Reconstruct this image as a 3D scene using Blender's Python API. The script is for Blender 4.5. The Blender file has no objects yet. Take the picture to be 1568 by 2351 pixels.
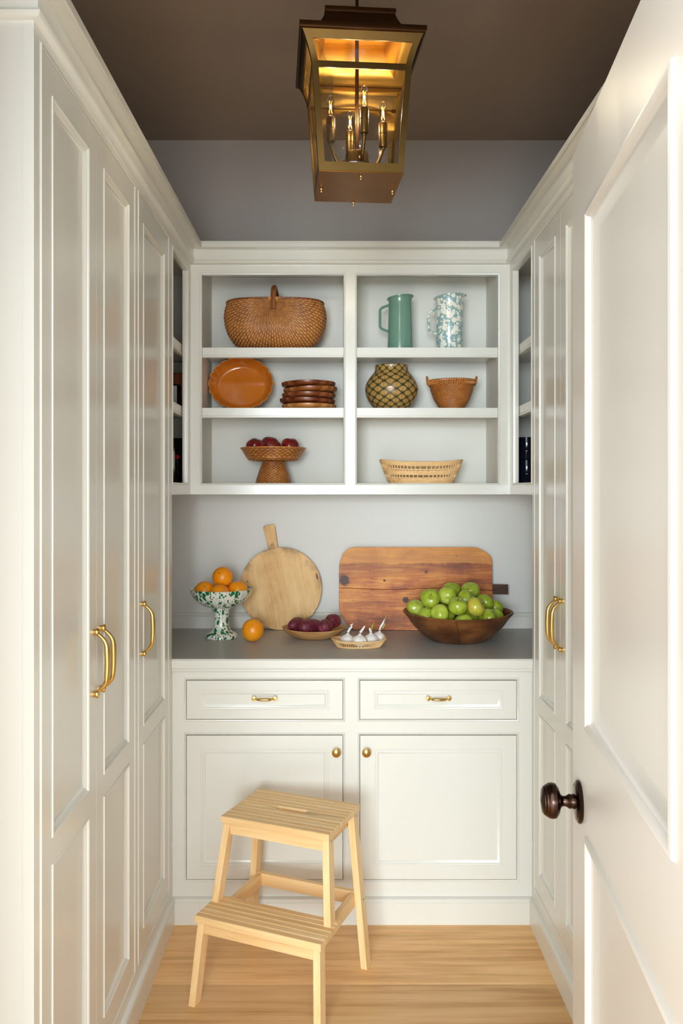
import bpy, bmesh, math, random
from mathutils import Vector, Matrix, noise
random.seed(7)
PI = math.pi
sin, cos, rad = math.sin, math.cos, math.radians

# ------------------------------------------------------------------ camera, light, exposure
scene = bpy.context.scene
C = scene.collection
F = 1868.0            # focal length in pixels of the 1568 x 2351 frame
VX, VY = 771.0, 1128.0  # vanishing point
HCAM = 1.486          # camera height

cam_d = bpy.data.cameras.new('camera')
cam = bpy.data.objects.new('camera', cam_d); C.objects.link(cam)
cam.location = (0, 0, HCAM); cam.rotation_euler = (PI/2, 0, 0)
cam_d.sensor_fit = 'VERTICAL'; cam_d.sensor_height = 36; cam_d.sensor_width = 24
cam_d.lens = F/2351*36
cam_d.shift_x = (784-VX)/2351; cam_d.shift_y = -(1175.5-VY)/2351
cam_d.clip_start = 0.05
scene.camera = cam

world = bpy.data.worlds.new('world'); scene.world = world
world.use_nodes = True
bg = world.node_tree.nodes['Background']
bg.inputs[0].default_value = (0.93, 0.97, 1.0, 1); bg.inputs[1].default_value = 2.0

def area(name, loc, target, sx, sy, power, col):
    l = bpy.data.lights.new(name, 'AREA'); l.shape = 'RECTANGLE'; l.size = sx; l.size_y = sy
    l.energy = power; l.color = col
    o = bpy.data.objects.new(name, l); C.objects.link(o); o.location = loc
    d = Vector(target)-Vector(loc); o.rotation_euler = d.to_track_quat('-Z', 'Y').to_euler()
    return o
area('window_daylight', (-1.15, -5.5, 1.9), (0.0, 2.8, 1.2), 2.6, 1.8, 245, (0.83, 0.94, 1.0))

scene.cycles.diffuse_bounces = 8
vs = scene.view_settings
vs.view_transform = 'Standard'; vs.look = 'None'; vs.exposure = 1.03; vs.gamma = 1; vs.use_curve_mapping = False

# ------------------------------------------------------------------ helpers
def P(px, py, Y):
    return Vector(((px-VX)*Y/F, Y, HCAM-(py-VY)*Y/F))

WICKER = set()
class MB:
    def __init__(s): s.v = []; s.f = []; s.uv = []; s.attr = None
    def add(s, vs, fs, uvs=None):
        o = len(s.v); s.v += [tuple(v) for v in vs]
        s.f += [tuple(i+o for i in f) for f in fs]
        s.uv += uvs if uvs else [None]*len(fs)
        return s
    def box(s, x0, x1, y0, y1, z0, z1, T=None):
        vs = [(x, y, z) for z in (z0, z1) for y in (y0, y1) for x in (x0, x1)]
        if T: vs = [T(*v) for v in vs]
        return s.add(vs, [(0,2,3,1),(4,5,7,6),(0,1,5,4),(2,6,7,3),(0,4,6,2),(1,3,7,5)])
    def bar(s, p, q, w, h, up=(0,0,1)):
        p, q = Vector(p), Vector(q); d = (q-p).normalized(); u = Vector(up)
        x = d.cross(u).normalized(); z = x.cross(d)
        vs = [c+x*a*w/2+z*b*h/2 for c in (p, q) for a, b in ((-1,-1),(1,-1),(1,1),(-1,1))]
        return s.add(vs, [(0,1,2,3),(7,6,5,4),(0,4,5,1),(1,5,6,2),(2,6,7,3),(3,7,4,0)])
    def grid(s, fn, nu, nv, cu=False, cv=False, uvs=(1, 1), skip=None):
        nU = nu if cu else nu+1; nV = nv if cv else nv+1
        vs = [fn(i/nu, j/nv) for j in range(nV) for i in range(nU)]
        fs = []; uv = []
        for j in range(nv):
            for i in range(nu):
                i2 = (i+1) % nU; j2 = (j+1) % nV
                fs.append((j*nU+i, j*nU+i2, j2*nU+i2, j2*nU+i))
                uv.append([(i/nu*uvs[0], j/nv*uvs[1]), ((i+1)/nu*uvs[0], j/nv*uvs[1]), ((i+1)/nu*uvs[0], (j+1)/nv*uvs[1]), (i/nu*uvs[0], (j+1)/nv*uvs[1])])
        return s.add(vs, fs, uv)
    def lathe(s, prof, n=40, c=(0,0,0), axis=None, fn=None, uvs=(1, 1)):
        M = Matrix.Identity(3)
        if axis: M = Vector((0,0,1)).rotation_difference(Vector(axis)).to_matrix()
        m = len(prof)-1; L = [0]
        for a, b in zip(prof, prof[1:]): L.append(L[-1]+math.hypot(a[0]-b[0], a[1]-b[1]))
        def pt(u, v):
            r, z = prof[round(v*m)]; t = u*2*PI
            p = Vector((r*cos(t), r*sin(t), z))
            if fn: p = fn(p, t)
            return M @ p + Vector(c)
        k = len(s.uv); s.grid(pt, n, m, cu=True)
        q = 0
        for j in range(m):
            for i in range(n):
                s.uv[k+q] = [(i/n*uvs[0], L[j]/L[-1]*uvs[1]), ((i+1)/n*uvs[0], L[j]/L[-1]*uvs[1]), ((i+1)/n*uvs[0], L[j+1]/L[-1]*uvs[1]), (i/n*uvs[0], L[j+1]/L[-1]*uvs[1])]
                q += 1
        return s
    def tube(s, pts, r, n=8, closed=False, flat=1.0, up=(0.123, 0.2, 0.97)):
        pts = [Vector(p) for p in pts]; m = len(pts)
        rr = r if isinstance(r, (list, tuple)) else [r]*m
        vs = []
        U = Vector(up)
        for i, p in enumerate(pts):
            a = pts[(i-1) % m] if closed or i > 0 else p
            b = pts[(i+1) % m] if closed or i < m-1 else p
            d = (b-a).normalized(); x = d.cross(U)
            if x.length < 1e-4: x = d.cross(Vector((1, 0, 0)))
            x.normalize(); z = x.cross(d)
            vs += [p+(x*cos(2*PI*k/n)*flat+z*sin(2*PI*k/n))*rr[i] for k in range(n)]
        fs = []
        for i in range(m if closed else m-1):
            j = (i+1) % m
            fs += [(i*n+k, i*n+(k+1) % n, j*n+(k+1) % n, j*n+k) for k in range(n)]
        if not closed:
            fs += [tuple(range(n-1, -1, -1)), tuple((m-1)*n+k for k in range(n))]
        return s.add(vs, fs)
    def frame(s, T, a0, a1, b0, b1, prof, cap=False):
        vs = []; fs = []
        for i, n in prof:
            vs += [T(a0+i, b0+i, n), T(a1-i, b0+i, n), T(a1-i, b1-i, n), T(a0+i, b1-i, n)]
        for j in range(len(prof)-1):
            for k in range(4):
                fs.append((j*4+k, j*4+(k+1) % 4, j*4+4+(k+1) % 4, j*4+4+k))
        if cap:
            o = (len(prof)-1)*4; fs.append((o, o+1, o+2, o+3))
        return s.add(vs, fs)
    def loft(s, rings, cap0=True, cap1=True):
        n = len(rings[0]); vs = [p for r in rings for p in r]; fs = []
        for j in range(len(rings)-1):
            fs += [(j*n+k, j*n+(k+1) % n, j*n+n+(k+1) % n, j*n+n+k) for k in range(n)]
        if cap0: fs.append(tuple(range(n-1, -1, -1)))
        if cap1: fs.append(tuple((len(rings)-1)*n+k for k in range(n)))
        return s.add(vs, fs)
    def build(s, name, mat, parent=None, org=None, loc=None, rot=None, angle=38, bevel=0, solid=0, sub=0):
        o0 = Vector(org) if org is not None else Vector((0, 0, 0))
        me = bpy.data.meshes.new(name)
        me.from_pydata([Vector(v)-o0 for v in s.v], [], s.f)
        bm = bmesh.new(); bm.from_mesh(me); bmesh.ops.recalc_face_normals(bm, faces=bm.faces); 
        bm.to_mesh(me); bm.free()
        if any(u is not None for u in s.uv) :
            # normals may have flipped loops, so map by vertex index order of each face
            lay = me.uv_layers.new(name='UVMap')
            for p, f, u in zip(me.polygons, s.f, s.uv):
                if u is None: continue
                d = {vi: uv for vi, uv in zip(f, u)}
                for li in p.loop_indices:
                    lay.data[li].uv = d.get(me.loops[li].vertex_index, (0, 0))
        if s.attr is None and mat and mat.name in WICKER: s.attr = [0.62+0.3*noise.noise(Vector(v)*90) for v in s.v]
        if s.attr:
            a = me.attributes.new('weave', 'FLOAT', 'POINT')
            a.data.foreach_set('value', s.attr + [0.5]*(len(me.vertices)-len(s.attr)))
        if mat: me.materials.append(mat)
        me.shade_smooth(); me.set_sharp_from_angle(angle=rad(angle))
        o = bpy.data.objects.new(name, me); C.objects.link(o)
        if parent: o.parent = parent
        if loc is not None: o.location = loc
        if rot is not None: o.rotation_euler = rot
        if bevel:
            m = o.modifiers.new('bevel', 'BEVEL'); m.width = bevel; m.segments = 2; m.limit_method = 'ANGLE'; m.angle_limit = rad(40)
        if sub:
            m = o.modifiers.new('sub', 'SUBSURF'); m.levels = sub; m.render_levels = sub
        if solid:
            m = o.modifiers.new('solid', 'SOLIDIFY'); m.thickness = solid; m.offset = -1
        return o

def tag(o, label=None, cat=None, group=None, kind=None):
    if label: o['label'] = label
    if cat: o['category'] = cat
    if group: o['group'] = group
    if kind: o['kind'] = kind
    return o
def thing(name, label, cat, loc=(0, 0, 0), rot=(0, 0, 0), group=None, kind=None):
    o = bpy.data.objects.new(name, None); C.objects.link(o)
    o.location = loc; o.rotation_euler = rot; o.empty_display_size = 0.05
    return tag(o, label, cat, group, kind)
def copy_tree(o, parent=None):
    c = o.copy(); C.objects.link(c); c.parent = parent
    for ch in list(o.children): copy_tree(ch, c)
    return c
def Tl(a, b, n): return (XL+n, a, b)     # left cabinet wall: a = depth, b = height, n = out
def Tr(a, b, n): return (XR-n, a, b)
def Tb(Y): return lambda a, b, n: (a, Y-n, b)

# ------------------------------------------------------------------ materials
def srgb(r, g, b):
    f = lambda c: (c/255/12.92) if c/255 <= 0.04045 else ((c/255+0.055)/1.055)**2.4
    return (f(r), f(g), f(b), 1)
class NT:
    def __init__(s, name):
        s.m = bpy.data.materials.new(name); s.m.use_nodes = True
        s.t = s.m.node_tree; s.b = s.t.nodes['Principled BSDF']
    def n(s, typ, **kw):
        x = s.t.nodes.new(typ)
        for k, v in kw.items():
            if k.startswith('i_'):
                key = k[2:]; key = int(key) if key.isdigit() else key
                s.set(x.inputs[key], v)
            else: setattr(x, k, v)
        return x
    def set(s, sock, v):
        if isinstance(v, bpy.types.NodeSocket): s.t.links.new(v, sock)
        else: sock.default_value = v
    def math(s, op, a, b=0.0, c=None):
        x = s.n('ShaderNodeMath', operation=op); s.set(x.inputs[0], a); s.set(x.inputs[1], b)
        if c is not None: s.set(x.inputs[2], c)
        return x.outputs[0]
    def mix(s, f, a, b):
        x = s.n('ShaderNodeMix', data_type='RGBA'); s.set(x.inputs[0], f); s.set(x.inputs[6], a); s.set(x.inputs[7], b)
        return x.outputs[2]
    def coord(s, which='Object'): return s.n('ShaderNodeTexCoord').outputs[which]
    def mapping(s, v, scale=(1, 1, 1), loc=(0, 0, 0), rot=(0, 0, 0)):
        x = s.n('ShaderNodeMapping'); s.set(x.inputs[0], v); s.set(x.inputs[1], loc); s.set(x.inputs[2], rot); s.set(x.inputs[3], scale)
        return x.outputs[0]
    def noise(s, v, scale, detail=3, rough=0.5, dist=0.0):
        x = s.n('ShaderNodeTexNoise'); s.set(x.inputs['Vector'], v); x.inputs['Scale'].default_value = scale
        x.inputs['Detail'].default_value = detail; x.inputs['Roughness'].default_value = rough; x.inputs['Distortion'].default_value = dist
        return x.outputs[0]
    def ramp(s, f, stops, interp='LINEAR'):
        x = s.n('ShaderNodeValToRGB'); s.set(x.inputs[0], f); cr = x.color_ramp; cr.interpolation = interp
        while len(cr.elements) < len(stops): cr.elements.new(0.5)
        for e, (p, c) in zip(cr.elements, stops): e.position = p; e.color = c
        return x.outputs[0]
    def step(s, v, lo, hi):
        x = s.n('ShaderNodeMapRange', interpolation_type='SMOOTHSTEP'); s.set(x.inputs[0], v); s.set(x.inputs[1], lo); s.set(x.inputs[2], hi)
        return x.outputs[0]
    def bump(s, h, strength=0.3, dist=0.002):
        x = s.n('ShaderNodeBump'); s.set(x.inputs['Height'], h); x.inputs['Strength'].default_value = strength; x.inputs['Distance'].default_value = dist
        s.t.links.new(x.outputs[0], s.b.inputs['Normal'])
    def fin(s, col=None, rough=None, metal=None, spec=None, coat=None):
        if col is not None: s.set(s.b.inputs['Base Color'], col)
        if rough is not None: s.set(s.b.inputs['Roughness'], rough)
        if metal is not None: s.set(s.b.inputs['Metallic'], metal)
        if spec is not None: s.set(s.b.inputs['Specular IOR Level'], spec)
        if coat is not None: s.set(s.b.inputs['Coat Weight'], coat); s.set(s.b.inputs['Coat Roughness'], 0.08)
        return s.m

def paint(name, col, rough, amt=0.03, spec=0.5):
    k = NT(name); v = k.coord()
    n = k.noise(v, 3.0, 2)
    dark = tuple(c*(1-amt) for c in col[:3])+(1,)
    k.bump(k.noise(v, 220, 2), 0.04, 0.001)
    return k.fin(k.mix(n, dark, col), rough, spec=spec)
def metal(name, col, rough, amt=0.35, scale=14):
    k = NT(name); v = k.coord(); n = k.noise(v, scale, 4, 0.6)
    dark = tuple(c*(1-amt) for c in col[:3])+(1,)
    return k.fin(k.mix(n, dark, col), rough, 1.0)
def wood(name, c0, c1, c2, axis='x', scale=1.0, rough=0.45, contrast=0.5, rnd=False, fine=1.0, spec=0.4):
    k = NT(name); v = k.coord()
    st = {'x': (0.12, 1, 1), 'y': (1, 0.12, 1), 'z': (1, 1, 0.12)}[axis]
    if rnd:
        oi = k.n('ShaderNodeObjectInfo').outputs['Random']
        ad = k.n('ShaderNodeVectorMath', operation='ADD'); k.set(ad.inputs[0], v)
        cx = k.n('ShaderNodeCombineXYZ'); r10 = k.math('MULTIPLY', oi, 37.0)
        for i in range(3): k.set(cx.inputs[i], r10)
        k.set(ad.inputs[1], cx.outputs[0]); v = ad.outputs[0]
    m = k.mapping(v, tuple(a*scale for a in st))
    n1 = k.noise(m, 9, 4, 0.6, 0.6)
    w = k.n('ShaderNodeTexWave', wave_type='BANDS', bands_direction={'x': 'Y', 'y': 'X', 'z': 'X'}[axis])
    k.set(w.inputs['Vector'], m); w.inputs['Scale'].default_value = 6; w.inputs['Distortion'].default_value = 7; w.inputs['Detail'].default_value = 2; w.inputs['Detail Scale'].default_value = 1.2
    g = k.noise(k.mapping(v, tuple((a if a == 1 else 0.04)*scale for a in st)), 90*fine, 3, 0.6)
    f = k.math('ADD', k.math('MULTIPLY', n1, 1-contrast*0.5), k.math('MULTIPLY', w.outputs['Fac'] if 'Fac' in w.outputs else w.outputs[1], contrast*0.35))
    f = k.math('ADD', f, k.math('MULTIPLY', k.math('SUBTRACT', g, 0.5), 0.5))
    col = k.ramp(f, [(0.25, c0), (0.5, c1), (0.78, c2)])
    if rnd:
        hs = k.n('ShaderNodeHueSaturation'); k.set(hs.inputs['Value'], k.math('ADD', k.math('MULTIPLY', oi, 0.26), 0.87)); k.set(hs.inputs['Color'], col); col = hs.outputs[0]
    k.bump(g, 0.12, 0.001)
    return k.fin(col, rough, spec=spec)

M = {}
M['paint'] = paint('sage_cabinet_paint', srgb(220, 219, 210), 0.22)
M['wallpaint'] = paint('pale_wall_paint', srgb(214, 212, 206), 0.5)
M['inner'] = paint('sage_cabinet_interior_paint', srgb(216, 215, 207), 0.5, spec=0.3)
M['ceil'] = paint('brown_ceiling_paint', srgb(152, 133, 116), 0.42)
M['upper'] = paint('grey_upper_wall_paint', srgb(178, 173, 169), 0.42)
M['white'] = paint('white_door_paint', srgb(207, 202, 192), 0.33)
M['counter'] = paint('grey_counter_paint', srgb(178, 177, 173), 0.4, 0.06)
M['brass'] = metal('satin_brass', srgb(226, 188, 112), 0.26, 0.10)
M['antique'] = metal('antique_brass', srgb(108, 82, 44), 0.38, 0.4)
M['brass_dull'] = metal('dull_brass', srgb(196, 150, 70), 0.4, 0.2)
M['amber_brass'] = metal('amber_brass', srgb(150, 100, 42), 0.36, 0.35, 9)
M['antique_dark'] = metal('dark_bronze', srgb(84, 56, 34), 0.38, 0.3)
M['bronze'] = metal('oil_rubbed_bronze', srgb(74, 56, 48), 0.25, 0.3)
M['steel'] = metal('steel', srgb(190, 190, 188), 0.3, 0.1)
M['floor'] = wood('oak_floor', srgb(196, 146, 90), srgb(226, 180, 122), srgb(238, 200, 146), 'x', 1.1, 0.40, 0.3, rnd=True)
M['pine'] = wood('pale_pine', srgb(214, 172, 116), srgb(232, 196, 142), srgb(240, 210, 164), 'x', 1.3, 0.5, 0.35)
M['pine_z'] = wood('pale_pine_upright', srgb(214, 172, 116), srgb(232, 196, 142), srgb(240, 210, 164), 'z', 1.3, 0.5, 0.35)
M['pine_y'] = wood('pale_pine_side', srgb(214, 172, 116), srgb(232, 196, 142), srgb(240, 210, 164), 'y', 1.3, 0.5, 0.35)
def glassmat(name, tint=(1, 1, 1, 1), rough=0.02, gl=1.0):
    k = NT(name); k.t.nodes.remove(k.b)
    tr = k.n('ShaderNodeBsdfTransparent'); tr.inputs[0].default_value = tint
    g = k.n('ShaderNodeBsdfGlossy'); g.inputs['Roughness'].default_value = rough
    fr = k.n('ShaderNodeFresnel'); fr.inputs[0].default_value = 1.45
    mx = k.n('ShaderNodeMixShader'); k.set(mx.inputs[0], k.math('MULTIPLY', fr.outputs[0], gl)); k.set(mx.inputs[1], tr.outputs[0]); k.set(mx.inputs[2], g.outputs[0])
    k.t.links.new(mx.outputs[0], k.t.nodes['Material Output'].inputs[0]); return k.m
M['glass'] = glassmat('clear_glass', gl=0.55)
def emit(name, col, st):
    k = NT(name); k.set(k.b.inputs['Emission Color'], col); k.b.inputs['Emission Strength'].default_value = st
    return k.fin((0.1, 0.05, 0.01, 1), 0.4)
M['filament'] = emit('glowing_filament', (1.0, 0.36, 0.03, 1), 0.85)

# ------------------------------------------------------------------ room layout
XL, XR = -0.564, 0.676
YB, YU, YW = 2.80, 3.16, 3.43
ZC = 0.910
ZCEIL = 2.966
ZTOP = 2.44

def struct(name, mb, mat, **kw):
    o = mb.build(name, mat, **kw); o['kind'] = 'structure'; return o

# floor > planks
fl = MB(); fl.box(-1.6, 1.6, -0.6, 3.45, -0.06, -0.012)
floor = struct('floor', fl, M['floor'])
seams = [2.674]
while seams[-1] > -0.55: seams.append(seams[-1]-0.222)
edges = [2.92]+seams
pm = {}
for i in range(len(edges)-1):
    y1, y0 = edges[i], edges[i+1]
    cuts = [-1.6, random.uniform(-1.1, -0.75) if i % 2 else random.uniform(0.8, 1.2), 1.6]
    for x0, x1 in zip(cuts, cuts[1:]):
        m = MB(); m.box(-(x1-x0)/2, (x1-x0)/2, -(y1-y0)/2+0.0007, (y1-y0)/2-0.0007, -0.012, 0)
        m.build('plank', M['floor'], floor, loc=((x0+x1)/2, (y0+y1)/2, 0), bevel=0.0008)
struct('ceiling', MB().box(-1.3, 1.4, 0.62, 3.55, ZCEIL, ZCEIL+0.05), M['ceil'])
struct('wall_left', MB().box(-1.25, -1.15, 0.62, 3.55, 0, ZCEIL), M['upper'])
struct('wall_right', MB().box(1.26, 1.36, 0.62, 3.55, 0, ZCEIL), M['upper'])
struct('wall_back', MB().box(-1.15, 1.26, YW, YW+0.1, 0, ZTOP), M['wallpaint'])
struct('wall_upper', MB().box(-1.15, 1.26, YW, YW+0.1, ZTOP, ZCEIL), M['upper'])
# entry wall with the doorway the camera looks through
w = MB(); 
DX0, DX1, DZ = -0.545, 0.37, 2.38  # unseen opening, sized to shade the end panel and the upper cabinets
ring = [(-1.25, 0), (-1.25, ZCEIL), (1.36, ZCEIL), (1.36, 0), (DX1, 0), (DX1, DZ), (DX0, DZ), (DX0, 0)]
w.loft([[(x, 0.62, z) for x, z in ring], [(x, 0.73, z) for x, z in ring]])
struct('wall_front', w, M['white'])
# backsplash board along the counter
b = MB()
prof = [(0, 0.0), (0, 0.052), (0.004, 0.0525), (0.004, 0.0545), (0.010, 0.056), (0.012, 0.060), (0.010, 0.064), (0.0, 0.066)]
def extr(prof, x0, x1, T):
    m = MB(); m.loft([[T(x0, p, z) for p, z in prof], [T(x1, p, z) for p, z in prof]]); return m
struct('trim_4', extr([(0, 0), (0.012, 0), (0.012, 0.050), (0.007, 0.052), (0.007, 0.054), (0.011, 0.057), (0.009, 0.063), (0, 0.066)], -1.15, 1.26, lambda a, p, z: (a, YW-p, ZC+z)), M['paint'])

# ------------------------------------------------------------------ crown and baseboards
CROWN = [(-0.02, 2.366), (0.010, 2.366), (0.016, 2.370), (0.018, 2.376), (0.015, 2.381), (0.012, 2.382), (0.012, 2.386), (0.013, 2.424), (0.043, 2.420), (0.043, 2.423), (0.047, 2.423), (0.0515, 2.419), (0.0515, 2.436), (0.046, 2.438), (0.046, 2.444), (-0.02, 2.446)]
def crown(name, ends):
    m = MB(); m.loft([[e(p)+(z,) for p, z in CROWN] for e in ends]); return struct(name, m, M['paint'])
Y0L = 1.52
crown('trim_1', [lambda p: (-1.15, Y0L-p), lambda p: (XL+p, Y0L-p), lambda p: (XL+p, YU-p)])
crown('trim_2', [lambda p: (XL+p, YU-p), lambda p: (XR-p, YU-p)])
crown('trim_3', [lambda p: (XR-p, YU-p), lambda p: (XR-p, 1.30)])
BASE = [(-0.02, 0.0), (0.012, 0.0), (0.012, 0.074), (0.009, 0.076), (0.009, 0.078), (0.013, 0.081), (0.013, 0.087), (0.006, 0.092), (-0.02, 0.094)]
def base(name, ends):
    m = MB(); m.loft([[e(p)+(z,) for p, z in BASE] for e in ends]); return struct(name, m, M['paint'])
base('baseboard_left', [lambda p: (-1.15, Y0L-p), lambda p: (XL+p, Y0L-p), lambda p: (XL+p, YB-p)])
base('baseboard_back', [lambda p: (XL+p, YB-p), lambda p: (XR-p, YB-p)])
base('baseboard_right', [lambda p: (XR-p, YB-p), lambda p: (XR-p, 1.30)])

# ------------------------------------------------------------------ cabinet pieces
BEAD = [(-0.009, -0.002), (-0.009, 0.0004), (-0.0075, 0.0005), (-0.0065, -0.0012), (-0.0055, 0.0012), (-0.0035, 0.0026), (-0.0012, 0.0016), (0.0004, -0.002), (0.0004, -0.0205)]
def bead(T, a0, a1, b0, b1, org, parent):
    return MB().frame(T, a0, a1, b0, b1, BEAD).build('bead', M['paint'], parent, org)
MOULD = [(0, -0.003), (0, 0.0), (0.0012, 0.0022), (0.005, 0.0026), (0.0075, 0.0008), (0.0085, -0.0030), (0.011, -0.0032), (0.0125, -0.0022), (0.016, -0.0045), (0.0195, -0.0095), (0.021, -0.0100)]
def panel_door(T, a0, a1, b0, b1, cells, org, parent, name='door', mat=None, th=0.02, mould=MOULD, names=('panel', 'moulding')):
    """frame-and-panel leaf: stiles and rails with recessed panels and a moulded edge"""
    mat = mat or M['paint']
    m = MB()
    # connected front skin: a grid of quads round the cells, plus edges
    As = sorted({a0, a1} | {c[0] for c in cells} | {c[1] for c in cells}); Bs = sorted({b0, b1} | {c[2] for c in cells} | {c[3] for c in cells})
    idx = {}; vs = []
    for n in (0.0, -th):
        for i, a in enumerate(As):
            for j, bb in enumerate(Bs):
                idx[(i, j, n)] = len(vs); vs.append(T(a, bb, n))
    fs = []
    inc = lambda i, j: any(c[0]-1e-6 <= As[i] and As[i+1] <= c[1]+1e-6 and c[2]-1e-6 <= Bs[j] and Bs[j+1] <= c[3]+1e-6 for c in cells)
    nA, nB = len(As)-1, len(Bs)-1
    solid = {(i, j) for i in range(nA) for j in range(nB) if not inc(i, j)}
    for (i, j) in solid:
        fs.append((idx[i, j, 0.0], idx[i+1, j, 0.0], idx[i+1, j+1, 0.0], idx[i, j+1, 0.0]))
        fs.append((idx[i, j, -th], idx[i, j+1, -th], idx[i+1, j+1, -th], idx[i+1, j, -th]))
        for (di, dj, e) in ((-1, 0, ((i, j), (i, j+1))), (1, 0, ((i+1, j), (i+1, j+1))), (0, -1, ((i, j), (i+1, j))), (0, 1, ((i, j+1), (i+1, j+1)))):
            if (i+di, j+dj) not in solid:
                (p, q) = e; fs.append((idx[p+(0.0,)], idx[q+(0.0,)], idx[q+(-th,)], idx[p+(-th,)]))
    m.add(vs, fs)
    d = m.build(name, mat, parent, org)
    for c in cells:
        i, n = mould[-1]
        MB().frame(T, c[0], c[1], c[2], c[3], mould).build(names[1], mat, d, org)
        p = MB(); p.frame(T, c[0]+i-0.001, c[1]-i+0.001, c[2]+i-0.001, c[3]-i+0.001, [(0, n-0.006), (0, n), (0.01, n)], cap=True)
        p.build(names[0], mat, d, org)
    return d
def pull(T, a, b0, b1, org, parent, vertical=True, proj=0.031, r=0.0072, boss=0.0092):
    """bow handle with a round screw boss at each end"""
    TT = T if vertical else (lambda x, y, n: T(y, x, n))
    nrm = Vector(TT(0, 0, 1))-Vector(TT(0, 0, 0)); m = MB()
    L = b1-b0
    for b in (b0+boss, b1-boss):
        c = TT(a, b, 0)
        m.lathe([(0, 0), (boss*0.8, 0), (boss*0.8, 0.006), (boss, 0.008), (boss, 0.0105), (boss*0.85, 0.0125), (boss*0.4, 0.0130), (boss*0.3, 0.0118), (0, 0.0118)], 20, c, nrm)
    pts = []; rs = []
    lo, hi = b0+boss*1.45, b1-boss*1.45
    for i in range(25):
        t = i/24; e = min(t, 1-t)
        n = 0.009+(proj-0.009)*(1-(1-min(1, e/0.22))**2.0)*0.86
        n += 0.0045*sin(PI*t)
        pts.append(TT(a, lo+(hi-lo)*t, n)); rs.append(r*(0.5+0.5*min(1, e/0.30)**0.8))
    m.tube(pts, rs, 10, flat=0.95)
    return m.build('handle', M['brass'], parent, org)

def tall_cabinet(T, side, name, label, y0, y1, opening, doors, handles):
    """T maps (depth, height, out); opening (ya, yb); doors list of (ya, yb)"""
    xb = -1.15 if side < 0 else 1.26
    face = XL if side < 0 else XR
    org = ((xb+face)/2, (y0+y1)/2, 0)
    root = thing(name, label, 'cabinet', org)
    x0, x1 = sorted((xb, face+side*0.021))
    MB().box(x0, x1, y0+0.001, y1, 0.0, ZTOP).build('body', M['paint'], root, org)
    za, zb = 0.140, 2.338
    ya, yb = opening
    for s0, s1 in ((y0, ya), (yb, y1)):
        MB().box(s0, s1, 0.0, ZTOP, -0.021, 0, T).build('stile', M['paint'], root, org)
    for z0, z1 in ((0.0, za), (zb, ZTOP)):
        MB().box(ya, yb, z0, z1, -0.021, 0, T).build('rail', M['paint'], root, org)
    bead(T, ya, yb, za, zb, org, root)
    for k, (da, db) in enumerate(doors):
        st = 0.058
        cells = [(da+st, db-st, za+0.066, 0.745), (da+st, db-st, 0.797, zb-0.066)]
        d = panel_door(T, da+0.0015, db-0.0015, za+0.002, zb-0.002, cells, org, root, th=0.018)
        pull(T, handles[k], 1.005, 1.168, org, d)
    return root
tall_cabinet(Tl, -1, 'tall_cabinet', 'wide tall cabinet on the left wall with two doors and paired brass handles', 1.52, 2.298, (1.558, 2.278), [(1.558, 1.918), (1.918, 2.278)], [1.893, 1.947])
tall_cabinet(Tl, -1, 'tall_cabinet', 'tall single-door cabinet on the left wall beside the counter', 2.298, 2.798, (2.324, 2.738), [(2.324, 2.738)], [2.365])
tall_cabinet(Tr, 1, 'tall_cabinet', 'tall double-door cabinet on the right wall beside the counter', 2.098, 2.798, (2.134, 2.764), [(2.134, 2.449), (2.449, 2.764)], [2.425, 2.476])
tall_cabinet(Tr, 1, 'tall_cabinet', 'tall cabinet on the right wall hidden behind the open white door', 1.30, 2.098, (1.34, 2.06), [(1.34, 1.70), (1.70, 2.06)], [1.676, 1.724])

# base cabinet
org = ((XL+XR)/2, 3.1, 0)
T = Tb(YB)
bc = thing('base_cabinet', 'pale painted base cabinet with two drawers and two doors under the counter', 'cabinet', org)
MB().box(XL+0.001, XR-0.001, YB+0.022, YW, 0.0, 0.8650).build('body', M['paint'], bc, org)
cols = [(-0.516, 0.0255), (0.081, 0.624)]
zd0, zd1, zr0, zr1 = 0.149, 0.649, 0.700, 0.838
for a0, a1 in ((XL, cols[0][0]), (cols[0][1], cols[1][0]), (cols[1][1], XR)):
    MB().box(a0, a1, 0.0, 0.8652, -0.021, 0, T).build('stile', M['paint'], bc, org)
for a0, a1 in cols:
    for z0, z1 in ((0.0, zd0), (zd1, zr0), (zr1, 0.8652)):
        MB().box(a0, a1, z0, z1, -0.021, 0, T).build('rail', M['paint'], bc, org)
    bead(T, a0, a1, zd0, zd1, org, bc); bead(T, a0, a1, zr0, zr1, org, bc)
MOULD2 = [(i*0.85, n*0.55) for i, n in MOULD]
for k, (a0, a1) in enumerate(cols):
    d = panel_door(T, a0+0.0028, a1-0.0028, zr0+0.0028, zr1-0.0035, [(a0+0.048, a1-0.048, zr0+0.034, zr1-0.036)], org, bc, 'drawer', th=0.018, mould=MOULD2)
    c = (a0+a1)/2
    pull(T, 0.7755, c-0.044, c+0.044, org, d, vertical=False, proj=0.026, r=0.0052, boss=0.0082)
    d = panel_door(T, a0+0.0028, a1-0.0028, zd0+0.0024, zd1-0.0035, [(a0+0.050, a1-0.050, zd0+0.048, zd1-0.050)], org, bc, 'door', th=0.018, mould=MOULD2)
    kx = a1-0.024 if k == 0 else a0+0.024
    MB().lathe([(0, 0), (0.010, 0), (0.0105, 0.002), (0.006, 0.004), (0.0055, 0.010), (0.009, 0.014), (0.0145, 0.017), (0.0155, 0.021), (0.0145, 0.025), (0.010, 0.028), (0, 0.0295)], 28, (kx, YB, 0.592), (0, -1, 0)).build('knob', M['brass'], d, org)

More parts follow.
